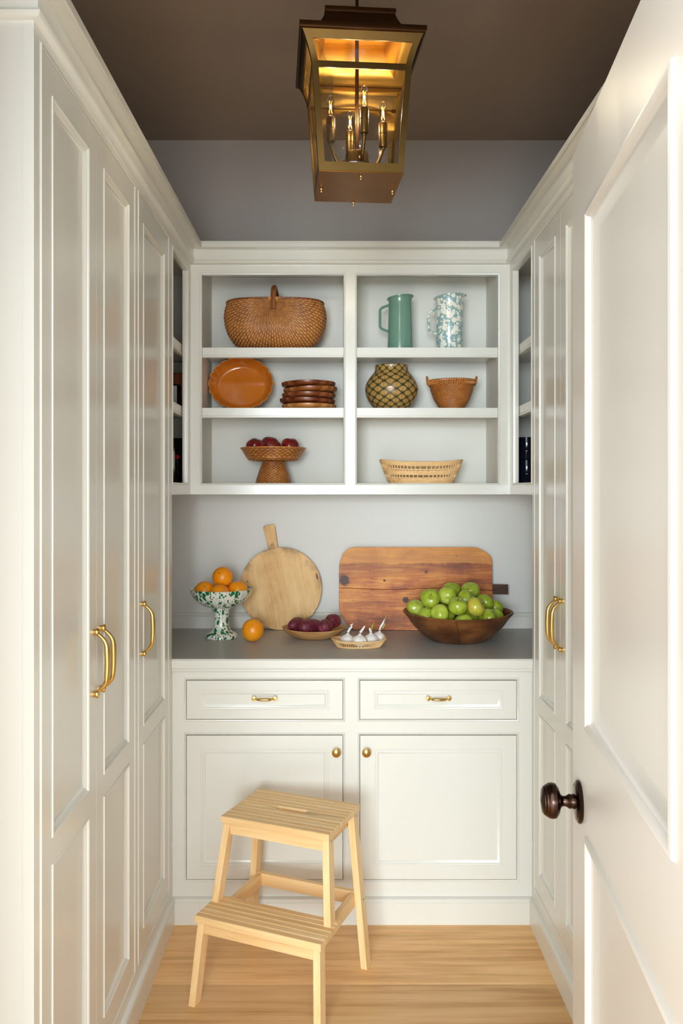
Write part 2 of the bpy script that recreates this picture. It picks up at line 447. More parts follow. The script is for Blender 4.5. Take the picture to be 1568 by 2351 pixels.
# counter
org = ((XL+XR)/2, 3.1, 0.862)
ct = thing('countertop', 'grey painted countertop with a pale wooden nosing', 'countertop', org)
MB().box(-1.149, 1.259, YB+0.004, YW-0.001, 0.8655, ZC).build('surface', M['counter'], ct, org)
NOSE = [(-0.003, 0.9100), (-0.006, 0.9098), (-0.010, 0.905), (-0.010, 0.880), (-0.007, 0.878), (-0.007, 0.8765), (-0.010, 0.874), (-0.010, 0.868), (-0.006, 0.8655), (0.0, 0.8655), (0.0, 0.875), (0.004, 0.876), (0.004, 0.910)]
extr(NOSE, XL+0.0005, XR-0.0005, lambda a, p, z: (a, YB+p, z)).build('nosing', M['paint'], ct, org)

# upper cabinet
T = Tb(YU)
Z1, Z2, Z3 = 2.046, 1.811, 1.517
org = ((XL+XR)/2, 3.3, 1.474)
uc = thing('wall_cabinet', 'pale open-fronted wall cabinet with two bays of shelves above the counter', 'cabinet', org)
bays = [(-0.521, 0.0305), (0.081, 0.631)]
ZO = 2.327
MB().box(XL-0.018, XR+0.018, YW-0.012, YW-0.0005, 1.474, ZTOP).build('back_panel', M['inner'], uc, org)
for a0, a1 in ((XL-0.018, bays[0][0]), (bays[0][1], bays[1][0]), (bays[1][1], XR+0.018)):
    MB().box(a0, a1, YU+0.021, YW-0.012, 1.474, 2.385).build('divider', M['inner'], uc, org)
MB().box(XL-0.018, XR+0.018, YU+0.021, YW-0.012, 2.385, ZTOP).build('top', M['inner'], uc, org)
for a0, a1 in bays:
    MB().box(a0, a1, YU+0.021, YW-0.012, 1.474, Z3).build('bottom', M['paint'], uc, org)
    MB().box(a0, a1, 1.474, Z3, -0.021, 0, T).build('rail', M['paint'], uc, org)
    MB().box(a0, a1, ZO, ZTOP, -0.021, 0, T).build('rail', M['paint'], uc, org)
    bead(T, a0, a1, Z3, ZO, org, uc)
    for z in (Z1, Z2):
        prof = [(0.010, z), (0.010, z-0.029), (0.012, z-0.030), (0.012, z-0.0315), (0.009, z-0.033), (0.009, z-0.037), (0.011, z-0.0385), (0.028, z-0.0385), (0.028, z-0.019), (YW-0.013-YU, z-0.019), (YW-0.013-YU, z)]
        extr(prof, a0+0.001, a1-0.001, lambda a, p, zz: (a, YU+p, zz)).build('shelf', M['paint'], uc, org)
        for xx in (a0, a1):
            sgn = 1 if xx == a0 else -1
            MB().box(min(xx, xx+sgn*0.012), max(xx, xx+sgn*0.012), YU+0.10, YU+0.106, z-0.0245, z-0.0192).build('shelf_pin', M['steel'], uc, org)
for a0, a1 in ((XL, bays[0][0]), (bays[0][1], bays[1][0]), (bays[1][1], XR)):
    MB().box(a0, a1, 1.474, ZTOP, -0.021, 0, T).build('stile', M['paint'], uc, org)

# corner cabinets facing the aisle between tall cabinets and wall cabinet
def corner(T, side, label):
    face = XL if side < 0 else XR; xb = -1.149 if side < 0 else 1.259
    org = ((face+xb)/2, 3.1, 1.474)
    root = thing('corner_cabinet', label, 'cabinet', org)
    def bx(n0, n1, y0, y1, z0, z1, name):
        xs = sorted((face+side*n0, face+side*n1)); return MB().box(xs[0], xs[1], y0, y1, z0, z1).build(name, M['paint'], root, org)
    D = abs(xb-face)
    ya, yb = 2.812, 3.102
    bx(0, 0.021, 2.7985, ya, 1.474, ZTOP, 'stile'); bx(0, 0.021, yb, YU, 1.474, ZTOP, 'stile')
    bx(0, 0.021, ya, yb, 1.474, Z3, 'rail'); bx(0, 0.021, ya, yb, ZO, ZTOP, 'rail')
    bead(T, ya, yb, Z3, ZO, org, root)
    bx(0.021, D, 2.7985, YW-0.013, 1.474, Z3, 'bottom'); bx(0.021, D, 2.7985, YW-0.013, 2.391, ZTOP, 'top')
    bx(0.0215, D, YW-0.013, YW-0.0005, 1.474, ZTOP, 'back_panel')
    for z in (Z1, Z2):
        prof = [(0.024, z), (0.024, z-0.029), (0.026, z-0.030), (0.026, z-0.0315), (0.023, z-0.033), (0.023, z-0.037), (0.025, z-0.0385), (0.040, z-0.0385), (0.040, z-0.019), (D-0.002, z-0.019), (D-0.002, z)]
        extr(prof, 2.80, YW-0.014, lambda a, p, zz: (face+side*p, a, zz)).build('shelf', M['paint'], root, org)
    return root
corner(Tl, -1, 'open corner cabinet with dark shelves on the left beside the wall cabinet')
corner(Tr, 1, 'open corner cabinet with dark shelves on the right beside the wall cabinet')

# ------------------------------------------------------------------ white entry door, standing open
TH = math.atan(0.112); dv = Vector((sin(TH), cos(TH), 0)); nv = Vector((-cos(TH), sin(TH), 0))
FE = Vector((0.4225, 1.45, 0)); W = 0.71; H0 = FE-dv*W
door = thing('door_1', 'open white panelled door with a dark bronze knob on the right', None, H0, kind='structure')
def Td(a, b, n):
    p = H0+dv*a+nv*n; return (p.x, p.y, b)
DM = [(0, -0.004), (0, 0.0), (0.002, 0.004), (0.008, 0.005), (0.013, 0.002), (0.015, -0.003), (0.022, -0.007), (0.034, -0.012), (0.040, -0.013)]
leaf = panel_door(Td, 0, W, 0.012, 2.084, [(0.11, W-0.126, 0.23, 0.925), (0.11, W-0.126, 1.096, 1.943)], H0, door, 'leaf', M['white'], 0.036, DM)
KP = Td(W-0.069, 0.959, 0)
kb = MB().lathe([(0, 0), (0.0345, 0), (0.0355, 0.003), (0.033, 0.0065), (0.030, 0.0075), (0.0285, 0.0065), (0.026, 0.0085), (0.018, 0.010), (0, 0.010)], 40, KP, nv).build('rosette', M['bronze'], leaf, H0)
MB().lathe([(0.0, 0.008), (0.0115, 0.008), (0.0125, 0.011), (0.0115, 0.014), (0.0122, 0.018), (0.0105, 0.021), (0.0085, 0.024), (0.0085, 0.029), (0.012, 0.033), (0.022, 0.036), (0.0285, 0.041), (0.0295, 0.047), (0.0285, 0.053), (0.0265, 0.055), (0.0262, 0.057), (0.024, 0.059), (0.0235, 0.061), (0.019, 0.064), (0, 0.0665)], 40, KP, nv).build('knob', M['bronze'], leaf, H0)

# ------------------------------------------------------------------ hanging lantern
LZ = 2.27
lan = thing('lantern', 'antique brass lantern with clear glass hanging from the dark ceiling', 'lantern', (0.0545, 2.099, LZ), (0, 0, rad(4.5)))
def hw(z):
    if z <= 0.253: return 0.104+(0.122-0.104)*z/0.253
    t = (z-0.253)/0.075; return 0.122+0.012*t+0.015*t*t
ZL = [0.0, 0.08, 0.16, 0.253, 0.272, 0.291, 0.31, 0.328]
def rotk(p, k):
    a = k*PI/2; x, y, z = p; return (x*cos(a)-y*sin(a), x*sin(a)+y*cos(a), z)
BW, BT = 0.0155, 0.004
for k in range(4):
    rings = []
    for z in ZL:
        h = hw(z)
        L = [(-h, -h), (-h+BW, -h), (-h+BW, -h+BT), (-h+BT, -h+BT), (-h+BT, -h+BW), (-h, -h+BW)]
        rings.append([rotk((x, y, z), k) for x, y in L])
    MB().loft(rings).build('post', M['antique'], lan)
    for nm, z0, z1 in (('bottom_rail', 0.0, 0.022), ('crossbar', 0.244, 0.259), ('top_rail', 0.305, 0.328)):
        r = []
        for z in (z0, z1):
            h = hw(z); r.append([rotk((x, y, z), k) for x, y in ((-h+BW, -h), (h-BW, -h), (h-BW, -h+BT), (-h+BW, -h+BT))])
        MB().loft(r).build(nm, M['antique'], lan)
    g = MB(); g.grid(lambda u, v: rotk(((2*u-1)*(hw(v*0.328)-0.004), -hw(v*0.328)+0.006, v*0.328), k), 1, 12)
    g.build('glass_pane', M['glass'], lan, solid=0.0015)
def sq(h, z, y=0): return [(-h, -h, z), (h, -h, z), (h, h, z), (-h, h, z)]
b_ = MB(); b_.loft([sq(0.1045, -0.002), sq(0.1045, 0.001)]); b_.build('base_plate', M['amber_brass'], lan, bevel=0.0005)
for k in range(4):
    p = rotk((0, -0.092, 0), k)
    MB().lathe([(0, -0.016), (0.002, -0.0155), (0.0028, -0.013), (0.002, -0.0105), (0.0032, -0.009), (0.0032, -0.004), (0.002, -0.002), (0.002, 0.002)], 10, p).build('finial', M['brass'], lan)
rf = MB()
OUT = [(0.1475, 0.322), (0.152, 0.324), (0.1535, 0.328), (0.1535, 0.338), (0.150, 0.340), (0.122, 0.343), (0.112, 0.352), (0.101, 0.366), (0.092, 0.384), (0.0855, 0.402), (0.086, 0.4035), (0.0885, 0.406), (0.0885, 0.413), (0.086, 0.4155)]
INN = [(0.083, 0.4115), (0.082, 0.400), (0.089, 0.383), (0.098, 0.365), (0.109, 0.350), (0.119, 0.340), (0.1475, 0.334)]
rf.loft([sq(h, z) for h, z in OUT]+[sq(0.004, 0.4165)], False, True)
rf.loft([sq(0.004, 0.4115)]+[sq(h, z) for h, z in INN]+[sq(0.1475, 0.322)], True, False)
rf.build('roof', M['antique_dark'], lan, angle=25)
ln = MB(); ln.loft([sq(0.004, 0.4105)]+[sq(h-0.0015, z-0.001) for h, z in INN], True, False); ln.build('roof_lining', M['brass_dull'] if 'brass_dull' in M else M['brass'], lan)
MB().tube([(0, 0, 0.03), (0, 0, 0.42)], 0.005, 12).build('stem', M['antique_dark'], lan)
MB().tube([(0, 0, 0.415), (0, 0, ZCEIL-LZ-0.012)], 0.0042, 12).build('hanging_rod', M['antique_dark'], lan)
MB().lathe([(0.055, 0.0), (0.055, -0.006), (0.045, -0.014), (0.012, -0.018), (0.0, -0.02)], 28, (0, 0, ZCEIL-LZ-0.0005)).build('canopy', M['antique_dark'], lan)
MB().lathe([(0, 0.0), (0.030, 0.0), (0.030, 0.080), (0.028, 0.086), (0.010, 0.090), (0.0, 0.090)], 32, (0, 0, 0.001)).build('hub', M['antique'], lan)
for k in range(4):
    a = rad(-90+9)+k*PI/2; R = 0.070
    d = Vector((cos(a), sin(a), 0)); c = d*R
    pts = [d*(0.026+0.044*t)+Vector((0, 0, 0.070+0.034*t**2.2-0.020*sin(PI*t))) for t in [i/12 for i in range(13)]]
    arm = MB().tube(pts, 0.0045, 10).build('arm', M['antique'], lan)
    z0 = 0.103
    so = MB().lathe([(0, 0), (0.006, 0), (0.0065, 0.004), (0.0105, 0.007), (0.0112, 0.010), (0.0112, 0.040), (0.0120, 0.041), (0.0120, 0.043), (0.0112, 0.044), (0.0112, 0.068), (0.009, 0.0715), (0, 0.0715)], 20, c+Vector((0, 0, z0))).build('socket', M['antique'], lan)
    bu = MB().lathe([(0.0075, 0.0715), (0.009, 0.078), (0.0092, 0.115), (0.008, 0.121), (0.005, 0.1255), (0.0, 0.127)], 18, c+Vector((0, 0, z0))).build('bulb', M['glass'], lan)
    f = MB()
    for q in range(4):
        q0 = q*PI/2+0.4; e = Vector((cos(q0), sin(q0), 0)); e2 = Vector((cos(q0+2.2), sin(q0+2.2), 0))
        f.tube([c+e*0.0055+Vector((0, 0, z0+0.080)), c+e2*0.0045+Vector((0, 0, z0+0.112))], 0.0008, 6)
    fo = f.build('filament', M['filament'], bu)
    pl = bpy.data.lights.new('bulb_light', 'POINT'); pl.energy = 1.3; pl.color = (1.0, 0.86, 0.60); pl.shadow_soft_size = 0.002
    po = bpy.data.objects.new('bulb_light', pl); C.objects.link(po); po.parent = bu; po.location = c+Vector((0, 0, z0+0.098))

# ------------------------------------------------------------------ step stool
ang = rad(-22.5)
st = thing('step_stool', 'pale wooden two-step stool standing on the oak floor', 'stool', (-0.1366, 2.519, 0), (0, 0, ang))
def grooved(u0, u1, v0, v1, z1, th, n, slot=None):
    """board grooved along its length; grooves are real, the hand slot is cut through"""
    g = 0.0056; dep = 0.0018; prof = []
    pitch = (v1-v0)/n
    for i in range(n):
        a = v0+i*pitch; b = a+pitch
        if i > 0: prof += [(a+g/2, z1-dep), (a+g/2, z1)]
        else: prof += [(a, z1-0.002), (a+0.002, z1)]
        if i < n-1: prof += [(b-g/2, z1), (b-g/2, z1-dep)]
        else: prof += [(b-0.002, z1), (b, z1-0.002)]
    prof += [(v1, z1-th), (v0, z1-th)]
    m = MB(); m.loft([[(u0, v, z) for v, z in prof], [(u1, v, z) for v, z in prof]])
    return m
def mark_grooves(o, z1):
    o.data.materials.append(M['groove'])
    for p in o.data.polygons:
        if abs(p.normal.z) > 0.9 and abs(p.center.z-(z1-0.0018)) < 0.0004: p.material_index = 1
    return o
M['groove'] = wood('groove_catchlight', srgb(250, 232, 192), srgb(254, 240, 208), srgb(255, 244, 216), 'x', 1.3, 0.6, 0.2)  # paler colour paints in the light caught along the grooves
def bool_slot(o, cx, cy, L, Wd, z0, z1):
    ring = []
    for i in range(13): a = -PI/2+PI*i/12; ring.append((cx+L/2-Wd/2+Wd/2*cos(a), cy+Wd/2*sin(a)))
    for i in range(13): a = PI/2+PI*i/12; ring.append((cx-L/2+Wd/2+Wd/2*cos(a), cy+Wd/2*sin(a)))
    c = MB().loft([[(x, y, z) for x, y in ring] for z in (z0, z1)]).build('slot_cutter', None)
    md = o.modifiers.new('slot', 'BOOLEAN'); md.object = c; md.operation = 'DIFFERENCE'; md.solver = 'EXACT'
    bpy.context.view_layer.update()
    me = bpy.data.meshes.new_from_object(o.evaluated_get(bpy.context.evaluated_depsgraph_get()))
    o.modifiers.clear(); o.data = me
    bpy.data.objects.remove(c, do_unlink=True)
o = grooved(-0.178, 0.178, -0.125, 0.125, 0.500, 0.019, 11).build('top_step', M['pine'], st)
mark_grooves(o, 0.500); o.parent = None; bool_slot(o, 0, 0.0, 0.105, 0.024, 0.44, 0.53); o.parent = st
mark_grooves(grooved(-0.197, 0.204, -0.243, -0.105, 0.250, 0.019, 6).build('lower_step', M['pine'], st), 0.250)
LW, LD = 0.021, 0.036
def leg(p, q):
    # p top, q bottom: horizontal cut ends
    m = MB(); rings = [[(c[0]+a*LW/2, c[1]+b*LD/2, c[2]) for a, b in ((-1, -1), (1, -1), (1, 1), (-1, 1))] for c in (q, p)]
    m.loft(rings); return m.build('leg', M['pine_z'], st, bevel=0.001)
for s in (-1, 1):
    leg((s*0.163, 0.098, 0.481), (s*0.203, 0.112, 0.0))       # back legs
    leg((s*0.163, -0.098, 0.481), (s*0.186, -0.138, 0.231))    # upper front legs
    leg((s*0.184+0.004, -0.218, 0.231), (s*0.198+0.006, -0.250, 0.0))      # lower front legs
    MB().bar((s*0.1455, -0.095, 0.4605), (s*0.1455, 0.095, 0.4605), 0.014, 0.041).build('apron', M['pine_y'], st, bevel=0.001)
    MB().bar((s*0.1665, -0.215, 0.2115), (s*0.1665, 0.112, 0.2115), 0.018, 0.039).build('side_rail', M['pine_y'], st, bevel=0.001)
MB().bar((-0.1535, -0.105, 0.4625), (0.1535, -0.105, 0.4625), 0.016, 0.037).build('apron', M['pine'], st, bevel=0.001)
MB().bar((-0.150, 0.104, 0.4625), (0.150, 0.104, 0.4625), 0.016, 0.037).build('apron', M['pine'], st, bevel=0.001)
MB().bar((-0.174, 0.108, 0.212), (0.174, 0.108, 0.212), 0.018, 0.040).build('back_rail', M['pine'], st, bevel=0.001)
MB().bar((-0.171, -0.225, 0.214), (0.178, -0.225, 0.214), 0.016, 0.034).build('front_rail', M['pine'], st, bevel=0.001)
for s in (-1, 1):
    for (u, v, z) in ((0.1745, 0.100, 0.470), (0.1745, -0.100, 0.470), (0.197, -0.221, 0.214), (0.1965, 0.106, 0.212)):
        MB().lathe([(0, 0), (0.0032, 0), (0.0032, 0.0012), (0.002, 0.0018), (0.0013, 0.0008), (0, 0.0008)], 10, (s*u, v, z), (s, 0, 0)).build('bolt', M['steel'], st)

# ------------------------------------------------------------------ woven baskets
def woven(fn, nu, nv, amp, su=3, sv=4, closed=True, skip_rib=0):
    """surface fn(u,v) (0..1) woven of nv rows over nu ribs; returns MB with 'weave' attribute"""
    m = MB(); NU = nu*su; NV = nv*sv
    eps = 1e-3
    at = []
    def pt(u, v):
        U, V = u*nu, v*nv
        p = Vector(fn(u, v)); row = math.floor(min(V, nv-1e-6))
        du = Vector(fn(u+eps, v))-Vector(fn(u-eps, v)); dv_ = Vector(fn(u, min(1, v+eps)))-Vector(fn(u, max(0, v-eps)))
        n = du.cross(dv_)
        n = n.normalized() if n.length > 1e-12 else Vector((0, 0, 0))
        over = 0.5+0.5*cos(PI*(U+row))
        prof = abs(sin(PI*V))**0.6
        h = prof*(0.35+0.65*over)
        at.append(h*0.85+0.15*noise.noise(Vector((U*1.7, V*1.7, 3.1))))  # low spots get darker colour: shade painted into the gaps between strands
        return p+n*amp*(h-0.5)
    m.grid(pt, NU, NV, cu=closed, uvs=(nu, nv))
    m.attr = at
    return m
def wicker(name, dark, mid, light, rough=0.5):
    WICKER.add(name); k = NT(name); at = k.n('ShaderNodeAttribute', attribute_name='weave').outputs['Fac']
    v = k.coord(); n = k.noise(v, 60, 3, 0.6); n2 = k.noise(v, 9, 2)
    f = k.math('ADD', k.math('MULTIPLY', at, 0.62), k.math('MULTIPLY', n, 0.42))
    f = k.math('ADD', f, k.math('MULTIPLY', k.math('SUBTRACT', n2, 0.5), 0.35))
    return k.fin(k.ramp(f, [(0.18, dark), (0.5, mid), (0.85, light)]), rough)
M['wick_brown'] = wicker('brown_splint', srgb(96, 54, 22), srgb(184, 120, 60), srgb(216, 160, 92))
M['wick_rattan'] = wicker('brown_rattan', srgb(88, 42, 14), srgb(168, 102, 44), srgb(222, 166, 92), 0.4)
M['wick_red'] = wicker('reddish_wicker', srgb(112, 62, 22), srgb(174, 106, 46), srgb(204, 138, 72), 0.45)
M['wick_pale'] = wicker('pale_rattan', srgb(168, 120, 68), srgb(220, 178, 122), srgb(236, 200, 148), 0.5)
M['cane'] = wood('cane_handle', srgb(88, 48, 20), srgb(130, 76, 36), srgb(160, 100, 52), 'z', 3, 0.45)
def prof_fn(pr):
    L = [0]
    for a, b in zip(pr, pr[1:]): L.append(L[-1]+math.hypot(a[0]-b[0], a[1]-b[1]))
    def at(v):
        s = v*L[-1]
        for i in range(len(pr)-1):
            if s <= L[i+1]+1e-9:
                t = (s-L[i])/max(1e-9, L[i+1]-L[i]); return (pr[i][0]+(pr[i+1][0]-pr[i][0])*t, pr[i][1]+(pr[i+1][1]-pr[i][1])*t)
        return pr[-1]
    return at
def spow(x, e): return math.copysign(abs(x)**e, x)

YS = 3.29
def on_shelf(px, z, Y=YS): return Vector(((px-VX)*Y/F, Y, z))

# rib basket with a hoop handle
c = on_shelf(632, Z1+0.0016, 3.283)
bk = thing('handled_basket', 'large round-bellied brown splint basket with a hoop handle on the top shelf', 'basket', c)
H_, B_ = 0.193, 0.106
CS = [(-0.194, H_), (-0.2035, 0.165), (-0.2065, 0.135), (-0.202, 0.100), (-0.190, 0.066), (-0.170, 0.036), (-0.145, 0.014), (-0.110, 0.002), (-0.06, 0.0), (0.0, 0.003)]
CS = CS+[(-x, z) for x, z in reversed(CS[:-1])]
cs_at = prof_fn(CS)
def rib(u, v):
    # ribs run from the front ear to the back ear; u along a rib, v across the ribs
    ph = PI*(0.0006+0.9988*u); x, z = cs_at(v)
    sp = max(1e-7, sin(ph)); s1 = sp**0.62; s2 = sp**0.55
    return (x*s1, -B_*spow(cos(ph), 0.9), H_-(H_-z)*s2)
woven(rib, 44, 52, 0.0030, 3, 3, closed=False).build('bowl', M['wick_brown'], bk, solid=0.004, angle=80)
rim = []
for i in range(60):
    t = 2*PI*i/60; ph = t; rim.append((0.1945*(1 if cos(t) > 0 else -1)*abs(cos(t))**0.62, 0.1065*spow(sin(t), 0.9), 0.194))
MB().tube(rim, 0.0042, 8, closed=True).build('rim', M['cane'], bk)
hp = [(0.0, -0.109*cos(PI*i/24), 0.150+0.107*sin(PI*i/24)**0.55 if 0 < i < 24 else 0.150) for i in range(25)]
MB().tube(hp, [0.0085+0.003*abs(cos(PI*i/24)) for i in range(25)], 10, flat=0.8, up=(1, 0, 0)).build('handle', M['cane'], bk)
for s in (-1, 1):
    MB().grid(lambda u, v: ((0.008+0.022*v**2.5)*(2*u-1), s*(0.1085+0.004*cos(PI*(u-0.5))), 0.158+0.040*v), 8, 8).build('ear', M['wick_brown'], bk, solid=0.003)

# pedestal basket
c = on_shelf(627.5, Z3, 3.284)
pb = thing('pedestal_basket', 'woven rattan pedestal bowl holding red fruit on the bottom shelf', 'basket', c)
def rev(pr, ex=1, ey=1, wob=0):
    at = prof_fn(pr)
    def f(u, v):
        r, z = at(v); t = 2*PI*u
        return (r*cos(t)*ex, r*sin(t)*ey, z)
    return f
woven(rev([(0.072, 0.001), (0.068, 0.018), (0.058, 0.050), (0.046, 0.082), (0.042, 0.092)]), 44, 18, 0.0028).build('foot', M['wick_rattan'], pb, solid=0.003, angle=80)
woven(rev([(0.030, 0.094), (0.085, 0.092), (0.100, 0.095), (0.106, 0.102), (0.118, 0.121), (0.130, 0.141)]), 64, 17, 0.0026).build('tray', M['wick_rattan'], pb, solid=0.004, angle=80)
MB().lathe([(0, 0.1045), (0.106, 0.1045), (0.106, 0.101), (0, 0.101)], 40).build('tray_floor', M['wick_rattan'], pb)
MB().tube([(0.130*cos(2*PI*i/64), 0.130*sin(2*PI*i/64), 0.1415) for i in range(64)], 0.003, 8, closed=True).build('rim', M['wick_red'], pb)

# small wicker basket with two ear handles
c = on_shelf(1037, Z2)
sb = thing('wicker_basket', 'small reddish wicker basket with two ear handles on the middle shelf', 'basket', c)
woven(rev([(0.046, 0.001), (0.047, 0.010), (0.056, 0.020), (0.072, 0.045), (0.084, 0.078), (0.091, 0.112)]), 48, 26, 0.0026).build('bowl', M['wick_red'], sb, solid=0.003, angle=80)
MB().lathe([(0, 0.004), (0.047, 0.004)], 24).build('basket_floor', M['wick_red'], sb)
r_ = MB()
n = 60
for i in range(n):
    t = 2*PI*i/n; t2 = 2*PI*(i+0.8)/n
    p = Vector((cos(t), sin(t), 0)); q = Vector((cos(t2), sin(t2), 0))
    r_.tube([p*0.0905+Vector((0, 0, 0.103)), p*0.0965+Vector((0, 0, 0.112)), q*0.0945+Vector((0, 0, 0.119)), q*0.088+Vector((0, 0, 0.1165))], 0.0042, 6)
tag(r_.build('braided_rim', M['wick_red'], sb), kind='stuff')
for s in (-1, 1):
    pts = [(s*(0.0945+0.006*sin(PI*i/14)), 0.022*cos(PI*i/14), 0.108+0.030*sin(PI*i/14)) for i in range(15)]
    MB().tube(pts, 0.0035, 8).build('ear_handle', M['wick_red'], sb)

# oval open-work basket
def oval(t, a, b): return (a*spow(cos(t), 0.82), b*spow(sin(t), 0.82))
def strands(cx, a0, b0, z0, a1, b1, z1, n, r, lean=0.0, saddle=lambda t: 0, s0=0, s1=1):
    m = MB()
    for i in range(n):
        t = 2*PI*i/n; t1 = t+lean
        x0, y0 = oval(t, a0, b0); x1, y1 = oval(t1, a1, b1)
        m.tube([(x0, y0, z0+saddle(t)*s0), (x1, y1, z1+saddle(t1)*s1)], r, 5)
    return m
def band(a, b, z, r, saddle=lambda t: 0, s=1, n=72, flat=1.0):
    pts = []
    for i in range(n):
        t = 2*PI*i/n; x, y = oval(t, a, b); pts.append((x, y, z+saddle(t)*s))
    return MB().tube(pts, r, 8, closed=True, flat=flat)
c = on_shelf(966.5, Z3, 3.28)
ob = thing('openwork_basket', 'pale oval openwork rattan basket on the bottom shelf', 'basket', c)
sad = lambda t: 0.012*abs(cos(t))**2-0.004
def ab(z): # half axes with height
    t = z/0.088; return (0.124+0.041*t**0.8, 0.072+0.026*t**0.8)
def pal(z, r, s, flat=1.0): a, b = ab(z); return band(a, b, z, r, sad, s, flat=flat)
zs = [0.004, 0.010, 0.0155, 0.0225, 0.0375, 0.0430, 0.0485, 0.0575, 0.0745, 0.0800, 0.0855]
rr = [0.0042, 0.0036, 0.0036, 0.0028, 0.0036, 0.0036, 0.0036, 0.003, 0.0034, 0.0036, 0.0046]
for z, r in zip(zs, rr):
    pal(z, r, z/0.088).build('coil', M['wick_pale'], ob)
lay = MB()
for z0, z1, lean, n in ((0.0155, 0.0225, 0.07, 72), (0.0225, 0.0375, 0.0, 60), (0.0485, 0.0575, 0.07, 72), (0.0575, 0.0745, 0.0, 66)):
    a0, b0 = ab(z0); a1, b1 = ab(z1); q = strands(0, a0, b0, z0, a1, b1, z1, n, 0.0024, lean, sad, z0/0.088, z1/0.088)
    lay.add(q.v, q.f)
tag(lay.build('strands', M['wick_pale'], ob), kind='stuff')
MB().loft([[(x, y, 0.001) for x, y in [oval(2*PI*i/48, 0.121, 0.069) for i in range(48)]], [(x, y, 0.004) for x, y in [oval(2*PI*i/48, 0.121, 0.069) for i in range(48)]]]).build('basket_floor', M['wick_pale'], ob)

# ------------------------------------------------------------------ enamel pitchers
def enamel_splatter(name, base_c, spot, scale, thr, rough=0.18, stretch=(1, 1, 1), two=True, jit=0.35):
    k = NT(name); v = k.coord(); nz = k.n('ShaderNodeTexNoise'); k.set(nz.inputs['Vector'], v); nz.inputs['Scale'].default_value = scale*1.3
    ad = k.n('ShaderNodeVectorMath', operation='MULTIPLY_ADD'); k.set(ad.inputs[0], nz.outputs['Color']); ad.inputs[1].default_value = (jit/scale,)*3; k.set(ad.inputs[2], v)
    vv = k.mapping(ad.outputs[0], stretch)
    res = None
    for sc, th in ((scale, thr), (scale*2.1, thr*0.8)) if two else ((scale, thr),):
        vo = k.n('ShaderNodeTexVoronoi'); k.set(vo.inputs['Vector'], vv); vo.inputs['Scale'].default_value = sc
        rnd = k.n('ShaderNodeSeparateColor'); k.set(rnd.inputs[0], vo.outputs['Color'])
        lim = k.math('MULTIPLY', rnd.outputs[0], th)
        s = k.step(k.math('SUBTRACT', lim, vo.outputs['Distance']), -0.02, 0.03)
        res = s if res is None else k.math('MAXIMUM', res, s)
    return k.fin(k.mix(res, base_c, spot), rough, coat=0.4)
M['enamel_green'] = paint('green_enamel', srgb(108, 144, 126), 0.2, 0.08)
M['splat_blue'] = enamel_splatter('blue_splatter_enamel', srgb(142, 172, 172), srgb(232, 230, 216), 46, 0.74, 0.22)
M['splat_green'] = enamel_splatter('green_splatter_glaze', srgb(234, 232, 220), srgb(24, 112, 62), 66, 0.67, 0.12, (1, 1, 0.62), True)
M['white_enamel'] = paint('white_enamel', srgb(225, 225, 215), 0.2)
def pitcher(name, label, px, prof, mat, hx, hz0, hz1, hw_, spout, rimmat, hr=0.005):
    c = on_shelf(px, Z1)
    r = thing(name, label, 'pitcher', c, (0, 0, 0))
    H = prof[-1][1]
    def fn(p, t):
        k = max(0, (p.z-H*0.80)/(H*0.20))
        s = spout*k*k*max(0, cos(t))**6
        return Vector((p.x+s, p.y, p.z+0.006*k*cos(t)*(1 if spout else 0)))
    inner = [(rr_-0.0025, zz) for rr_, zz in reversed(prof)]
    b = MB().lathe([(0, 0.0)]+prof+inner+[(0, 0.004)], 48, fn=fn).build('body', mat, r)
    rr_, zz = prof[-1]
    pts = [fn(Vector((rr_*cos(2*PI*i/48), rr_*sin(2*PI*i/48), zz)), 2*PI*i/48) for i in range(48)]
    MB().tube(pts, 0.0028, 8, closed=True).build('rim', rimmat, r)
    pts = []
    for i in range(21):
        t = i/20; z = hz1+(hz0-hz1)*t
        e = min(t, 1-t); x = -hx-hw_*(1-(1-min(1, e/0.22))**2.4)
        pts.append((x, 0, z-(0.004 if 0 < i < 20 else 0)*0))
    MB().tube(pts, hr, 10, flat=1.3, up=(1, 0, 0.01)).build('handle', mat, r)
    return r
pitcher('pitcher', 'plain green enamel pitcher on the top shelf', 918.5, [(0.051, 0.0), (0.0515, 0.004), (0.050, 0.06), (0.0485, 0.12), (0.0465, 0.19), (0.0462, 0.212), (0.0495, 0.221), (0.0505, 0.2225)], M['enamel_green'], 0.0455, 0.086, 0.192, 0.036, 0.002, M['enamel_green'])
pitcher('pitcher', 'blue and white splatter enamel pitcher on the top shelf', 1031.5, [(0.051, 0.0), (0.0535, 0.004), (0.0535, 0.12), (0.0535, 0.17), (0.0535, 0.205), (0.056, 0.217), (0.0595, 0.2235), (0.0605, 0.225)], M['splat_blue'], 0.051, 0.076, 0.176, 0.032, 0.007, M['splat_blue'])

